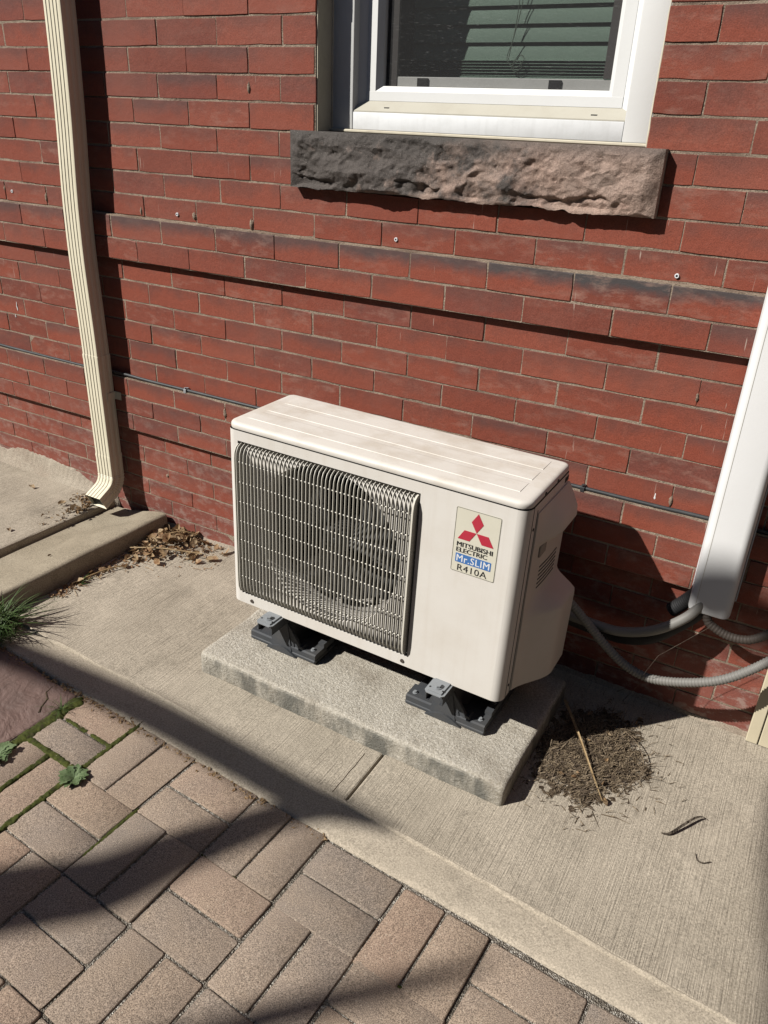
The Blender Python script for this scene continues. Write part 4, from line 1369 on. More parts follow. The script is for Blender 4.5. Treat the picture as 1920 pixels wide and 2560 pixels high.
# ================================================================== DOWNSPOUT
dsp = empty('downspout', (-0.9135, 0.4085, -0.1), label='cream fluted metal downspout with kicked-out elbow on the brick wall', cat='downspout')
HW, HD = 0.0355, 0.0280


def flutes():
    P = []
    nf = 4

    def side(a, b, nx, ny, k, dep):
        a, b = Vector(a), Vector(b)
        out = [a]
        for i in range(k):
            for t, d in ((0.22, 0), (0.36, 1), (0.64, 1), (0.78, 0)):
                f = (i + t) / k * 0.88 + 0.06
                q = a + (b - a) * f
                out.append(q + Vector((nx, ny)) * (-dep * d))
        return out
    P += side((-HW + 0.003, -HD), (HW - 0.003, -HD), 0, -1, nf, 0.0020)
    P += [Vector((HW - 0.003, -HD)), Vector((HW - 0.0009, -HD + 0.0009))]
    P += side((HW, -HD + 0.003), (HW, HD - 0.003), 1, 0, 2, 0.0018)
    P += [Vector((HW, HD - 0.003)), Vector((HW - 0.003, HD)), Vector((-HW + 0.003, HD)), Vector((-HW, HD - 0.003))]
    P += side((-HW, HD - 0.003), (-HW, -HD + 0.003), -1, 0, 2, 0.0018)[1:]
    P += [Vector((-HW, -HD + 0.003)), Vector((-HW + 0.0009, -HD + 0.0009))]
    return [(p.x, p.y) for p in P]


FL = flutes()


def sweep(stations, wall=0.0):
    m = MB()
    vs = []
    for (x, y, z, phi, s) in stations:
        for px, py in FL:
            vs.append((x + px * s, y + py * s * math.cos(phi), z - py * s * math.sin(phi)))
    n = len(FL)
    m.add(vs, [(l * n + i, l * n + (i + 1) % n, (l + 1) * n + (i + 1) % n, (l + 1) * n + i) for l in range(len(stations) - 1) for i in range(n)])
    return m


def dx(z):
    return 0.0 + 0.030 * sstep(0.72, 1.55, z) - 0.006 * sstep(0.45, 0.8, z) * (1 - sstep(0.9, 1.2, z))


up = [(dx(z), 0, z + 0.1, 0, 1.0) for z in [0.425 + 2.2 * i / 40 for i in range(41)]]
sweep(up).build('upper_pipe', 'cream_metal', dsp, smooth=True, angle=25)
lo = [(dx(z), 0, z + 0.1, 0, s) for z, s in [(0.447, 1.0), (0.4465, 1.045), (0.436, 1.05), (0.43, 1.035), (0.30, 1.03), (0.18, 1.03), (0.072, 1.03)]]
sweep(lo).build('lower_pipe', 'cream_metal', dsp, smooth=True, angle=25)
el = [(0, 0, 0.182, 0, 1.045), (0, 0, 0.174, 0, 1.075), (0, 0, 0.165, 0, 1.055), (0, 0, 0.135, 0, 1.05), (0, 0, 0.105, 0, 1.055)]
RB, NS = 0.070, 26
PHI = R(62)
for i in range(NS + 1):
    ph = PHI * i / NS
    el.append((0, -RB * (1 - math.cos(ph)), 0.1 - RB * math.sin(ph), ph, 1.055 + (0.034 if i % 3 == 1 else -0.012)))
ey, ez2 = el[-1][1], el[-1][2]
for d in (0.01, 0.03, 0.052):
    el.append((0, ey - d * math.sin(PHI), ez2 - d * math.cos(PHI), PHI, 1.05))
el += [(0, el[-1][1], el[-1][2], PHI, 1.02), (0, el[-1][1] + 0.009 * math.sin(PHI), el[-1][2] + 0.009 * math.cos(PHI), PHI, 1.0)]
sweep(el).build('elbow', 'cream_metal', dsp, smooth=True, angle=30, recalc=False)
# black sheet standing in for the shade inside the outlet
tx, ty, tz = 0, el[-1][1], el[-1][2]
MB().add([(px * 0.99, ty + py * 0.99 * math.cos(PHI), tz - py * 0.99 * math.sin(PHI)) for px, py in FL], [tuple(range(len(FL)))]).build('throat_shade', 'coil_dark', dsp)
m = MB()
m.box(HW + 0.0005, HW + 0.003, -0.006, 0.046, 0.385, 0.413)
m.box(HW + 0.003, HW + 0.030, 0.0285, 0.0300, 0.385, 0.413)
m.build('strap', 'cream_metal', dsp)

# ================================================================== LINE COVER, PIPES AND CABLES
cov = empty('line_cover', (1.165, 0.44, 0.16), label='white plastic pipe cover running up the brick wall at the right', cat='pipe cover')


def cov_prof(ins, back, front):
    r = 0.018 - ins * 0.3
    return [(0.0485 - ins, back)] + arc(0.0485 - ins - r, front + r, r, 0, -90, 7) + arc(-0.0485 + ins + r, front + r, r, 270, 180, 7) + [(-0.0485 + ins, back)]


def cover_shell():
    m = MB()
    lv = [(0.0, 0.012), (0.004, 0.003), (0.012, 0.0), (0.06, 0.0), (1.4, 0.0), (2.3, 0.0)]
    prof = []
    vs = []
    for zv, ins in lv:
        vs.append([(x, y, zv) for x, y in cov_prof(ins * 0.4, -0.004, -0.068 + ins * 0.6)])
    n = len(vs[0])
    m.add([p for l in vs for p in l], [(l * n + i, l * n + (i + 1) % n, (l + 1) * n + (i + 1) % n, (l + 1) * n + i) for l in range(len(lv) - 1) for i in range(n)])
    inner = [(x * 0.95, y * 0.95, 0.002) for x, y in cov_prof(0.004, -0.004, -0.066)]
    inner2 = [(x, y, 0.12) for x, y, _ in inner]
    m.add(vs[0] + inner + inner2, [(i, (i + 1) % n, n + (i + 1) % n, n + i) for i in range(n)] + [(n + i, n + (i + 1) % n, 2 * n + (i + 1) % n, 2 * n + i) for i in range(n)])
    return m


cover_shell().build('shell', 'cover_plastic', cov, smooth=True, angle=40)
m = MB()
for xa in (-0.0525, 0.0495):
    m.box(xa, xa + 0.003, -0.018, -0.0005, 0.035, 2.3)
m.build('back_plate', 'cover_plastic', cov)['kind'] = 'stuff'
MB().box(-0.0312, -0.0303, -0.0686, -0.0660, 0.010, 2.3).build('seam', 'beige_sill', cov)


def hose(name, pts, r, mat, label, cat='pipe', rib=0.0, pitch=0.008, n=14, seg=14, group=None):
    P = smooth_path(pts, seg)
    if rib:
        out = [P[0]]
        L = 0
        Q, rad = [], []
        step = pitch / 4
        acc = 0.0
        i = 0
        pos = P[0]
        Q.append(pos)
        k = 0
        for a, b in zip(P, P[1:]):
            d = (b - a).length
            t = step - acc
            while t <= d:
                Q.append(a + (b - a) * (t / d))
                t += step
            acc = d - (t - step)
        rad = [r + (rib if (j % 4) in (0, 1) else -rib) for j in range(len(Q))]
        P = Q
    else:
        rad = r
    return MB().tube(P, rad, n).build(name, mat, smooth=True, angle=60, label=label, cat=cat, group=group)


hose('refrigerant_pipe', [(0.74, 0.30, 0.115), (0.80, 0.352, 0.055), (0.86, 0.378, 0.030), (0.965, 0.388, 0.018), (1.042, 0.385, 0.044), (1.100, 0.388, 0.098), (1.145, 0.40, 0.155), (1.158, 0.408, 0.22), (1.160, 0.41, 0.30)], 0.0185, 'black_rubber', 'thick black foam-wrapped pipe looping from behind the unit into the white cover', 'pipe')
hose('drain_hose', [(0.74, 0.29, 0.135), (0.80, 0.335, 0.075), (0.849, 0.352, 0.056), (0.905, 0.358, 0.050), (0.972, 0.360, 0.050), (1.041, 0.360, 0.076), (1.095, 0.362, 0.117), (1.136, 0.375, 0.164), (1.150, 0.392, 0.22), (1.152, 0.40, 0.30)], 0.0125, 'conduit_grey', 'smooth grey hose lying on the black pipe, entering the white cover', 'hose')
hose('pipe_insulation', [(1.080, 0.418, 0.122), (1.106, 0.416, 0.158), (1.128, 0.413, 0.195), (1.138, 0.41, 0.25)], 0.0175, 'black_rubber', 'short end of black foam insulation at the mouth of the white cover', 'insulation', rib=0.0006, pitch=0.006)
hose('flexible_conduit', [(0.79, 0.255, 0.165), (0.822, 0.300, 0.145), (0.856, 0.315, 0.112), (0.903, 0.325, 0.064), (0.956, 0.330, 0.014), (1.011, 0.332, -0.024), (1.069, 0.332, -0.038), (1.127, 0.332, -0.027), (1.197, 0.335, 0.000), (1.246, 0.345, 0.026), (1.289, 0.36, 0.060), (1.320, 0.372, 0.090), (1.37, 0.40, 0.14), (1.395, 0.445, 0.17)], 0.0112, 'conduit_grey', 'ribbed grey conduit sagging from the unit to the right edge', 'conduit', rib=0.0007, pitch=0.0078, n=16)
hose('dark_conduit', [(1.155, 0.41, 0.30), (1.160, 0.395, 0.20), (1.167, 0.383, 0.148), (1.191, 0.380, 0.130), (1.229, 0.380, 0.120), (1.271, 0.382, 0.128), (1.310, 0.39, 0.160), (1.345, 0.41, 0.20), (1.37, 0.445, 0.235)], 0.0105, 'conduit_brown', 'dark ribbed conduit hanging out of the white cover towards the right', 'conduit', rib=0.0005, pitch=0.0078)

cz = 0.3716
cpts = [(-2.6, 0.452, cz + 0.020), (-1.75, 0.450, cz + 0.012), (-1.60, 0.449, cz + 0.013), (-1.50, 0.447, cz + 0.006), (-1.2, 0.449, cz + 0.003), (-0.98, 0.450, cz + 0.003), (-0.86, 0.446, cz + 0.010), (-0.80, 0.447, cz + 0.009), (-0.70, 0.449, cz + 0.006), (-0.5, 0.450, cz + 0.0055), (-0.2, 0.450, cz + 0.005), (0.3, 0.450, cz + 0.0055), (0.8, 0.450, cz + 0.005), (1.0, 0.450, cz + 0.0045), (1.15, 0.452, cz + 0.005), (2.0, 0.452, cz + 0.005)]
hose('wall_cable', cpts, 0.0052, 'cable_black', 'thin black cable lying along the lower brick ledge', 'cable', n=8, seg=6)
for i, (x, nm, mt, lb) in enumerate(((-0.548, 'cable_clip', 'galvanised', 'small grey clip holding the black cable left of the unit'), (0.801, 'cable_clip', 'cable_black', 'small black clip holding the black cable right of the unit'))):
    m = MB()
    m.prism([(0.440, cz - 0.002), (0.4405, cz + 0.009), (0.446, cz + 0.013), (0.458, cz + 0.013), (0.458, cz + 0.010), (0.448, cz + 0.010), (0.4435, cz + 0.007), (0.443, cz - 0.002)], 0, x - 0.005, x + 0.005)
    m.cyl((x, 0.4440, cz + 0.0125), 2, 0.0035, 0.0035, 10)
    m.build(nm, mt, smooth=True, angle=30, label=lb, cat='clip')
for (x, zv, lb) in ((-1.291, 0.937, 'white screw plug in the brick left of the downspout'), (-0.541, 0.925, 'white screw plug in the brick between downspout and window'), (0.214, 0.927, 'white screw plug in the brick below the stone sill'), (0.924, 0.920, 'white screw plug in the brick right of the stone sill')):
    m = MB()
    k = 14
    R0, R1 = 0.0052, 0.0026
    lp = [(R1, 0.004), (R1, -0.0022), (R0 * 0.9, -0.0022), (R0, -0.0010), (R0, 0.004)]
    vs = [(x + r * math.cos(2 * math.pi * i / k), WALL + yq - 0.001, zv + r * math.sin(2 * math.pi * i / k)) for r, yq in lp for i in range(k)]
    m.add(vs, [(l * k + i, l * k + (i + 1) % k, (l + 1) * k + (i + 1) % k, (l + 1) * k + i) for l in range(4) for i in range(k)])
    o = m.build('screw_plug', 'label_clear', smooth=True, label=lb, cat='plug', group='white screw plugs in the wall')
    MB().cyl((x, WALL + 0.002, zv), 1, R1 * 0.99, -0.0020, 12).build('bore', 'coil_dark', o)

# ================================================================== LEAVES, STRAW, GRASS, WEEDS
rl = random.Random(11)


def leaf(m, c, size, asp=0.5, curl=0.6, rnd=rl, flat=0.5):
    """one curled dry leaf: a 5 x 3 patch bent both ways"""
    yaw = rnd.uniform(0, 6.28)
    rot = Matrix.Rotation(yaw, 3, 'Z') @ Matrix.Rotation(rnd.uniform(-flat, flat), 3, 'X') @ Matrix.Rotation(rnd.uniform(-flat, flat), 3, 'Y')
    cu, cv = rnd.uniform(-curl, curl) * 1.5, rnd.uniform(0.2, 1) * curl * 1.6
    vs = []
    for i in range(6):
        u = i / 5
        wdt = asp * size * (math.sin(math.pi * min(0.97, u * 0.94 + 0.05)) ** 0.7) * (1 + rnd.uniform(-0.22, 0.22))
        for j in range(3):
            t = j - 1
            x = (u - 0.5) * size
            y = t * wdt * 0.5
            zq = cv * abs(t) * wdt * 0.5 + cu * (u - 0.5) ** 2 * size + rnd.uniform(-0.03, 0.03) * size
            vs.append(Vector(c) + rot @ Vector((x, y, zq)))
    return m.add(vs, [(i * 3 + j, i * 3 + j + 1, i * 3 + j + 4, i * 3 + j + 3) for i in range(5) for j in range(2)])


def pile_h(x, y):
    d = math.hypot((x + 0.60) / 0.13, (y - 0.345) / 0.12)
    return 0.042 * max(0, 1 - d)


pile = empty('leaf_pile', (-0.6, 0.34, gz(-0.6)), label='heap of dry brown leaves and twigs in the corner beside the drain channel', cat='leaf pile')


def pparent(mb, name, mat, par, **kw):
    o = mb.build(name, mat, par, recalc=False, **kw)
    o.location = (-par.location.x, -par.location.y, -par.location.z)
    return o


def pile_xy():
    while True:
        t = rl.random()
        if t < 0.72:
            x, y = -0.672 + abs(rl.gauss(0, 0.12)), 0.445 - abs(rl.gauss(0, 0.105))
            if x > -0.36:
                continue
        else:
            y = rl.uniform(-0.10, 0.30)
            x = -0.668 + abs(rl.gauss(0, 0.017 + 0.03 * sstep(0.0, 0.3, y)))
        return x, y


lit = MB()
for _ in range(620):
    x, y = pile_xy()
    leaf(lit, (x, y, gz(x) + 0.003 + rl.random() * (pile_h(x, y) + 0.003)), rl.uniform(0.005, 0.016), rl.uniform(0.3, 0.7), 0.8)
for _ in range(260):
    x, y = pile_xy()
    a = rl.uniform(0, 6.28)
    L = rl.uniform(0.01, 0.045)
    z0 = gz(x) + 0.002 + rl.random() * pile_h(x, y)
    lit.tube([(x, y, z0), (x + math.cos(a) * L * 0.5, y + math.sin(a) * L * 0.5, z0 + 0.002), (x + math.cos(a) * L, y + math.sin(a) * L, z0 + rl.uniform(-0.001, 0.006))], rl.uniform(0.0004, 0.0011), 4, False)
pparent(lit, 'litter', 'dry_leaf', pile)['kind'] = 'stuff'
for _ in range(110):
    x, y = pile_xy()
    if _ < 85:
        while y < 0.2:
            x, y = pile_xy()
    m = MB()
    leaf(m, (x, y, gz(x) + 0.006 + rl.uniform(0.5, 1.1) * pile_h(x, y)), rl.uniform(0.022, 0.052), rl.uniform(0.35, 0.7), 0.75, flat=0.7)
    pparent(m, 'leaf', 'dry_leaf', pile, smooth=True, angle=70)
for P in ([(-0.695 + 0.03, 0.24, 0.022), (-0.56, 0.285, 0.032), (-0.43, 0.345, 0.024)], [(-0.62, 0.36, 0.035), (-0.57, 0.40, 0.045), (-0.53, 0.43, 0.03)], [(-0.66, 0.02, 0.006), (-0.63, 0.11, 0.012), (-0.60, 0.17, 0.008)]):
    m = MB()
    m.tube(smooth_path([(x, y, gz(x) + zq) for x, y, zq in P], 6), 0.0024, 6)
    pparent(m, 'twig', 'reed', pile, smooth=True)
# leaves caught at the foot of the wall on the upper path, beside the downspout
lp2 = empty('leaf_drift', (-1.03, 0.33, gz(-1) + 0.045), label='small drift of dry leaves on the upper path behind the downspout', cat='leaf pile')
lit = MB()
for _ in range(170):
    x = -0.965 - abs(rl.gauss(0, 0.055))
    y = 0.42 - abs(rl.gauss(0, 0.10))
    leaf(lit, (x, y, gz(x) + 0.047 + rl.random() * 0.012), rl.uniform(0.006, 0.020), rl.uniform(0.3, 0.7), 0.8)
pparent(lit, 'litter', 'dry_leaf', lp2)['kind'] = 'stuff'
for _ in range(14):
    x = -0.97 - abs(rl.gauss(0, 0.04))
    y = 0.41 - abs(rl.gauss(0, 0.08))
    m = MB()
    leaf(m, (x, y, gz(x) + 0.055), rl.uniform(0.018, 0.032), 0.6, 0.8, flat=0.7)
    pparent(m, 'leaf', 'dry_leaf', lp2, smooth=True, angle=70)

# dead grass and soil beside the pad
patch = empty('dry_grass_patch', (1.0, 0.14, gz(1.0)), label='matted dead grass and dark soil on the walk beside the concrete pad', cat='dead grass')


def edge_r(a):
    return 0.98 + 0.30 * fbm(math.cos(a) * 1.9, math.sin(a) * 1.9, 4.0)


PC = Vector((0.985, 0.165))


def inside(x, y):
    dx_, dy_ = (x - PC.x) / 0.135, (y - PC.y) / 0.205
    dx_ -= 0.25 * dy_ * 0.6
    a = math.atan2(dy_, dx_)
    return math.hypot(dx_, dy_) / edge_r(a)


so = MB()


def soil_pt(u, v):
    x, y = 0.84 + 0.34 * u, -0.09 + 0.55 * v
    k = inside(x, y)
    h = 0.0052 * max(-0.7, (0.90 - k) * 1.5)
    return (x, y, gz(x) + h + (0.004 * fbm(x * 40, y * 40, 0, 3) if k < 1.1 else 0))


so.grid(70, 110, soil_pt)
pparent(so, 'soil', 'soil', patch, smooth=True, angle=180)
sw = MB()
cnt = 0
while cnt < 4300:
    x, y = rl.uniform(0.84, 1.24), rl.uniform(-0.13, 0.46)
    k = inside(x, y)
    if k > 0.72 + 0.30 * rl.random() + (0.7 * rl.random() ** 2 if rl.random() < 0.12 else 0):
        continue
    cnt += 1
    a = rl.gauss(0.9, 0.9)
    L = rl.uniform(0.005, 0.024) + (rl.uniform(0.01, 0.04) if rl.random() < 0.06 else 0)
    w = rl.uniform(0.0004, 0.0011)
    z0 = gz(x) + 0.0012 + 0.0050 * max(0, 1 - k) + rl.random() * (0.0045 if k < 0.85 else 0.0008)
    d = Vector((math.cos(a), math.sin(a), rl.uniform(-0.25, 0.35)))
    s2 = Vector((-math.sin(a), math.cos(a), rl.uniform(-0.6, 0.6))) * w
    p0 = Vector((x, y, z0))
    p1 = p0 + d * L * 0.5 + Vector((0, 0, L * 0.10))
    p2 = p0 + d * L
    p2.z = max(p2.z, gz(x) + 0.001)
    sw.add([p0 - s2, p0 + s2, p1 - s2, p1 + s2, p2 - s2 * 0.4, p2 + s2 * 0.4], [(0, 1, 3, 2), (2, 3, 5, 4)])
pparent(sw, 'straw', 'straw', patch)['kind'] = 'stuff'
for _ in range(15):
    x, y = rl.uniform(0.87, 1.08), rl.uniform(-0.04, 0.36)
    m = MB()
    leaf(m, (x, y, gz(x) + 0.009), rl.uniform(0.010, 0.022), rl.uniform(0.4, 0.7), 0.8, flat=0.6)
    pparent(m, 'leaf', 'dry_leaf', patch, smooth=True, angle=70)
loop = [(1.05, 0.285, 0.012), (1.085, 0.25, 0.022), (1.115, 0.20, 0.024), (1.125, 0.15, 0.016), (1.105, 0.105, 0.006), (1.07, 0.085, 0.004)]
pparent(MB().tube(smooth_path([(x, y, gz(x) + zq) for x, y, zq in loop], 8), 0.0011, 5), 'stem', 'straw', patch, smooth=True)

# broken reed lying over the patch
m = MB()
rd = smooth_path([(0.885, 0.285, 0.040), (0.930, 0.222, 0.036), (0.978, 0.152, 0.027), (1.028, 0.080, 0.014), (1.066, 0.028, 0.003)], 6)
for i, pnt in enumerate(rd):
    t = i / (len(rd) - 1)
    w = 0.0034 * (1 - t) ** 0.5 + 0.0006
    base = Vector((pnt.x, pnt.y, gz(pnt.x) + pnt.z))
    s2 = Vector((0.83, 0.56, 0)) * w
    m.v += [tuple(base - s2), tuple(base + Vector((0, 0, -0.003 * (1 - t)))), tuple(base + s2), tuple(base + Vector((0, 0, -0.0048 * (1 - t) - 0.001)))]
m.f += [(i * 4 + a, i * 4 + (a + 1) % 4, i * 4 + 4 + (a + 1) % 4, i * 4 + 4 + a) for i in range(len(rd) - 1) for a in range(4)]
m.build('broken_reed', 'reed', smooth=True, angle=40, label='long straw-coloured broken reed lying across the dead grass', cat='reed')

# loose bits on the walk
m = MB()
bp = smooth_path([(1.206, 0.008, 0.004), (1.222, 0.016, 0.006), (1.243, 0.050, 0.012), (1.262, 0.083, 0.014), (1.276, 0.100, 0.010), (1.289, 0.106, 0.003)], 6)
for i, pnt in enumerate(bp):
    t = i / (len(bp) - 1)
    w = 0.0027 * math.sin(math.pi * min(1, 0.12 + 0.88 * t) ** 0.8) ** 0.8 + 0.0006
    base = Vector((pnt.x, pnt.y, gz(pnt.x) + pnt.z))
    s2 = Vector((0.75, -0.66, 0)) * w
    m.v += [tuple(base - s2), tuple(base + Vector((0, 0, w * 0.9))), tuple(base + s2), tuple(base + Vector((0, 0, -0.001)))]
m.f += [(i * 4 + a, i * 4 + (a + 1) % 4, i * 4 + 4 + (a + 1) % 4, i * 4 + 4 + a) for i in range(len(bp) - 1) for a in range(4)]
m.build('curled_pod', 'bark', smooth=True, angle=60, label='dark curled seed pod lying on the concrete at the right', cat='seed pod')
MB().tube(smooth_path([(1.281, -0.008, gz(1.28) + 0.004), (1.288, -0.022, gz(1.28) + 0.002), (1.300, -0.024, gz(1.28) + 0.003), (1.314, -0.012, gz(1.28) + 0.003)], 5), [0.0008] * 5 + [0.0016] * 6 + [0.0010] * 5, 6).build('small_twig', 'bark', smooth=True, label='tiny dark crooked twig near the right edge of the walk', cat='twig')
for x, y, s, lb in ((-1.28, 0.33, 0.026, 'brown leaf near the wall on the upper path'), (-1.055, 0.06, 0.020, 'dark leaf lying furthest forward on the upper path'), (-0.80, 0.02, 0.014, 'small pale leaf in the drain channel')):
    m = MB()
    zz = gz(x) + 0.05 if x < -0.95 else -0.132
    leaf(m, (x, y, zz), s, 0.6, 0.7, flat=0.3)
    m.build('fallen_leaf', 'dry_leaf', smooth=True, angle=70, recalc=False, label=lb, cat='leaf', group='single fallen leaves')

# dead stem leaning on the wall
MB().tube([(1.014, 0.415, -0.197), (1.05, 0.36, -0.09), (1.066, 0.30, 0.0), (1.086, 0.30, 0.057), (1.179, 0.30, 0.175)], 0.0006, 5).build('dead_stem', 'bark', smooth=True, label='thin bent dead stem standing in front of the brick by the hoses', cat='stem')


# grass tuft at the left edge
def blade(m, base, yaw, L, bend, w, rise=0.9):
    P = []
    d = Vector((math.cos(yaw), math.sin(yaw), 0))
    for i in range(7):
        t = i / 6
        P.append(Vector(base) + d * (L * bend * t ** 1.5) + Vector((0, 0, L * rise * (t - 0.62 * bend * t * t))))
    side = Vector((-d.y, d.x, 0))
    vs = []
    for i, q in enumerate(P):
        ww = w * (1 - (i / 6) ** 2) + 0.0002
        vs += [q - side * ww, q + side * ww]
    return m.add(vs, [(2 * i, 2 * i + 1, 2 * i + 3, 2 * i + 2) for i in range(6)])


def tuft(name, c, n, L0, L1, spread, label, yaw0=None, mat='grass', w=0.0017):
    e = empty(name, c, label=label, cat='grass')
    for i in range(n):
        m = MB()
        yaw = rl.uniform(0, 6.28) if yaw0 is None or rl.random() < 0.3 else rl.gauss(yaw0, 0.75)
        blade(m, (rl.gauss(0, spread), rl.gauss(0, spread), -0.002), yaw, rl.uniform(L0, L1), rl.uniform(0.35, 1.0), w * rl.uniform(0.7, 1.3), rl.uniform(0.55, 1.0))
        m.build('blade', mat, e, recalc=False)
    return e


tuft('grass_tuft', (-0.655, -0.285, gz(-0.65) - 0.005), 120, 0.06, 0.20, 0.022, 'large green grass tuft at the left edge beside the drain channel', 0.25, w=0.0024)
tuft('grass_tuft', (-0.61, -0.325, gz(-0.6) - 0.005), 60, 0.04, 0.12, 0.022, 'short dark grass in the gap in front of the large tuft', 0.1, w=0.0014)
tuft('grass_sprig', (-0.640, 0.005, gz(-0.64)), 11, 0.03, 0.065, 0.004, 'small grass sprig at the foot of the drain channel', 0.4, w=0.0011)
tuft('grass_sprig', (-0.222, -0.425, gz(-0.22) - 0.012), 24, 0.03, 0.075, 0.004, 'thin grass sprig between the red stone and the pavers', None, w=0.0007)


def rosette(c, n, s, label):
    e = empty('weed', c, label=label, cat='weed')
    for i in range(n):
        m = MB()
        yaw = 2.4 * i + rl.uniform(-0.3, 0.3)
        L = s * rl.uniform(0.55, 1.0)
        lift = rl.uniform(0.25, 0.9)
        d = Vector((math.cos(yaw), math.sin(yaw), 0))
        sd_ = Vector((-d.y, d.x, 0))
        vs = []
        for k in range(8):
            t = k / 7
            q = d * L * t + Vector((0, 0, L * lift * (t - 0.55 * t * t) + 0.003))
            ww = L * 0.22 * (0.22 + math.sin(math.pi * t ** 1.4) * 0.9) * (1.25 if k % 2 else 0.72)
            vs += [q - sd_ * ww + Vector((0, 0, ww * 0.35)), q, q + sd_ * ww + Vector((0, 0, ww * 0.35))]
        m.add(vs, [(3 * k + j, 3 * k + j + 1, 3 * k + j + 4, 3 * k + j + 3) for k in range(7) for j in range(2)])
        m.build('leaf', 'weed', e, recalc=False, smooth=True, angle=70)
    return e


rosette((-0.010, -0.567, gz(0) - 0.012), 34, 0.040, 'leafy green weed growing where four pavers meet')
rosette((-0.218, -0.612, gz(-0.2) - 0.012), 20, 0.042, 'green weed on the moss at the left edge by the red stone')

# moss filling the joints at the left
mo_ = MB()


def moss_strip(a, b, w, seed, h=0.007):
    a, b = Vector(a), Vector(b)
    L = (b - a).length
    d = (b - a).normalized()
    s2 = Vector((-d.y, d.x))
    nu = max(6, int(L / 0.0022))

    def fn(u, v):
        q = a + (b - a) * u
        ww = w * 1.8 * (0.80 + 0.35 * fbm(u * L * 30, seed, 0)) * min(1, 12 * u + 0.2, 12 * (1 - u) + 0.2)
        t = v * 2 - 1
        q = q + s2 * t * ww
        return (q.x, q.y, gz(q.x) - 0.0168 + h * (1 - t * t) ** 0.5 * (0.75 + 0.5 * fbm(q.x * 70, q.y * 70, seed)) + 0.0022 * fbm(q.x * 350, q.y * 350, 2.0, 2) + 0.004)
    mo_.grid(nu, 9, fn)


def nd(i, j):
    return (O + E1 * i + E2 * j).to_2d()


moss_strip(nd(0.0, 0.12), nd(0.0, 1.12), 0.0125, 1, 0.008)
moss_strip(nd(0.0, 1.0), nd(-0.02, 2.4), 0.010, 2)
moss_strip(nd(0.0, 1.0), nd(1.0, 1.0), 0.0062, 3)
moss_strip(nd(1.0, -0.02), nd(1.0, 2.1), 0.0062, 4)
moss_strip(nd(0.5, 1.0), nd(0.5, 2.0), 0.0055, 5)
moss_strip(nd(0.15, 0.5), nd(0.55, 0.5), 0.0042, 6, 0.004)
moss_strip(nd(0.62, 0.5), nd(1.0, 0.5), 0.0036, 7, 0.004)
moss_strip(nd(2.0, 0.96), nd(2.0, 1.75), 0.0038, 8, 0.004)
moss_strip(nd(5.02, 1.0), nd(5.9, 1.0), 0.0022, 9, 0.003)
moss_strip(nd(3.0, 1.0), nd(3.5, 1.0), 0.0022, 10, 0.002)
mo_.build('moss', 'moss', kind='stuff', label='dark green moss filling the paver joints at the left', cat='moss', smooth=True, angle=180, recalc=False)
# old leaf crumbs and dirt along the kerb joint
cr_ = MB()
for _ in range(420):
    x = -0.62 + 1.2 * rl.random() ** 1.5
    y = kerb(x) - 0.006 + rl.gauss(0, 0.007)
    leaf(cr_, (x, y, gz(x) - 0.012 + rl.random() * 0.004), rl.uniform(0.003, 0.012), rl.uniform(0.3, 0.7), 0.5, flat=0.4)
cr_.build('leaf_crumbs', 'dry_leaf', kind='stuff', label='dark leaf crumbs lying in the joint along the kerb', cat='leaf litter', recalc=False)

# ================================================================== TREE BEHIND THE CAMERA (its limbs throw the soft shadows)
tree = empty('bare_tree', (-3.35, -5.0, -0.32), label='bare tree behind the viewer whose limbs shade the pavers', cat='tree')


def limb(name, pts, n=8):
    """pts: (x, y where its shadow lands, radius, distance up the sun ray[, height where the shadow lands])"""
    P, rad = [], []
    for x, y, r, t, *h in pts:
        q = Vector((x, y, h[0] if h else gz(x))) - LD * t
        P.append(q)
        rad.append(r)
    Q = smooth_path(P, 6)
    rr = []
    for i in range(len(P) - 1):
        rr += [rad[i] + (rad[i + 1] - rad[i]) * k / 6 for k in range(6)]
    rr.append(rad[-1])
    o = MB().tube(Q, rr, n).build(name, 'bark', tree, smooth=True)
    o.location = (3.35, 5.0, 0.32)
    return o


limb('trunk', [(-3.35, -5.0, 0.17, 0.0), (-2.4, -3.85, 0.14, 1.9), (-1.4, -2.65, 0.12, 3.8), (-0.55, -1.62, 0.105, 5.5)], 14)
limb('limb', [(-0.55, -1.62, 0.11, 5.5), (-0.22, -1.23, 0.095, 5.6), (0.10, -0.88, 0.085, 5.7), (0.245, -0.745, 0.075, 5.75), (0.315, -0.615, 0.062, 5.8), (0.395, -0.490, 0.050, 5.85), (0.455, -0.400, 0.040, 5.9), (0.54, -0.335, 0.030, 6.0), (0.60, -0.30, 0.012, 6.0)], 10)
limb('limb', [(-0.55, -1.62, 0.08, 5.5), (-1.1, -0.95, 0.06, 5.7), (-0.95, -0.44, 0.050, 4.8), (-0.62, -0.362, 0.047, 4.8), (-0.35, -0.334, 0.046, 4.8), (-0.08, -0.318, 0.045, 4.8), (0.2, -0.322, 0.044, 4.8), (0.42, -0.332, 0.042, 4.8), (0.56, -0.318, 0.032, 4.8), (0.70, -0.300, 0.008, 4.8)], 10)
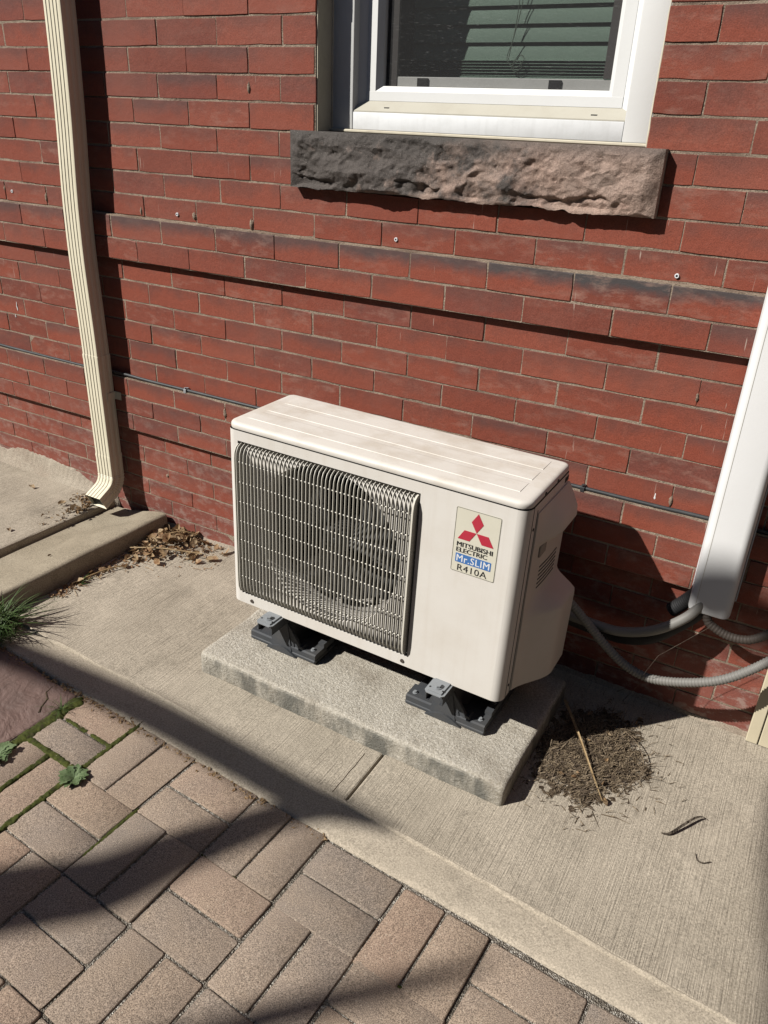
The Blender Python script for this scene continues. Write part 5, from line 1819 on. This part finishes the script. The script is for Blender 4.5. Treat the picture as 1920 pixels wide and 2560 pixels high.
limb('limb', [(-0.55, -1.62, 0.06, 5.5), (0.15, -1.32, 0.044, 6.2), (0.56, -0.92, 0.036, 6.5), (0.69, -0.775, 0.031, 6.5), (0.79, -0.672, 0.027, 6.5), (0.895, -0.570, 0.022, 6.5), (0.985, -0.475, 0.010, 6.5)], 8)
limb('limb', [(-0.55, -1.62, 0.07, 5.5), (0.55, -1.30, 0.05, 6.6), (1.62, -0.75, 0.055, 7.2), (1.535, -0.32, 0.052, 7.3), (1.50, -0.10, 0.048, 7.3), (1.46, 0.28, 0.044, 7.3), (1.455, 0.40, 0.044, 7.3, -0.12), (1.43, 0.40, 0.046, 7.3, 0.02), (1.36, 0.40, 0.052, 7.3, 0.14), (1.26, 0.40, 0.056, 7.3, 0.200), (1.16, 0.385, 0.056, 7.3, 0.205), (1.10, 0.385, 0.030, 7.3, 0.215), (1.05, 0.39, 0.006, 7.3, 0.225)], 8)
limb('limb', [(-0.95, -2.1, 0.07, 4.7), (-2.2, -1.8, 0.05, 6.0), (-3.4, -1.6, 0.03, 7.5), (-4.2, -1.2, 0.008, 8.5)], 8)
limb('limb', [(-1.4, -2.65, 0.07, 3.8), (-2.7, -3.0, 0.05, 5.4), (-3.8, -3.2, 0.025, 6.8), (-4.6, -3.1, 0.008, 7.6)], 8)

# ================================================================== SKY BLOCKERS (unseen house and fence shapes, added to cut the sky light)
nb = empty('sky_blocker_house', (0, -6.2, -0.32), label='added dark house shape behind the viewer that blocks sky light', cat='house')
MB().box(-14, 12, -5.0, 0, 0, 5.3).build('blocker_wall', 'dark_wall', nb)  # unseen mass added to block the sky behind the viewer
MB().prism([(-5.4, 5.3), (0.25, 5.3), (0.25, 5.42), (-2.5, 7.0), (-5.4, 5.42)], 0, -14.3, 12.3).build('blocker_roof', 'bark', nb)
fe = empty('sky_blocker_fence', (2.75, -2.6, -0.32), label='added tall dark fence shape at the right that blocks sky light', cat='fence')
for i in range(22):
    MB().box(0.0, 0.022, -3.4 + 0.285 * i, -3.4 + 0.285 * i + 0.278, 0.02, 3.6).build('board', 'dark_wall', fe)  # unseen boards added to block the sky from the right
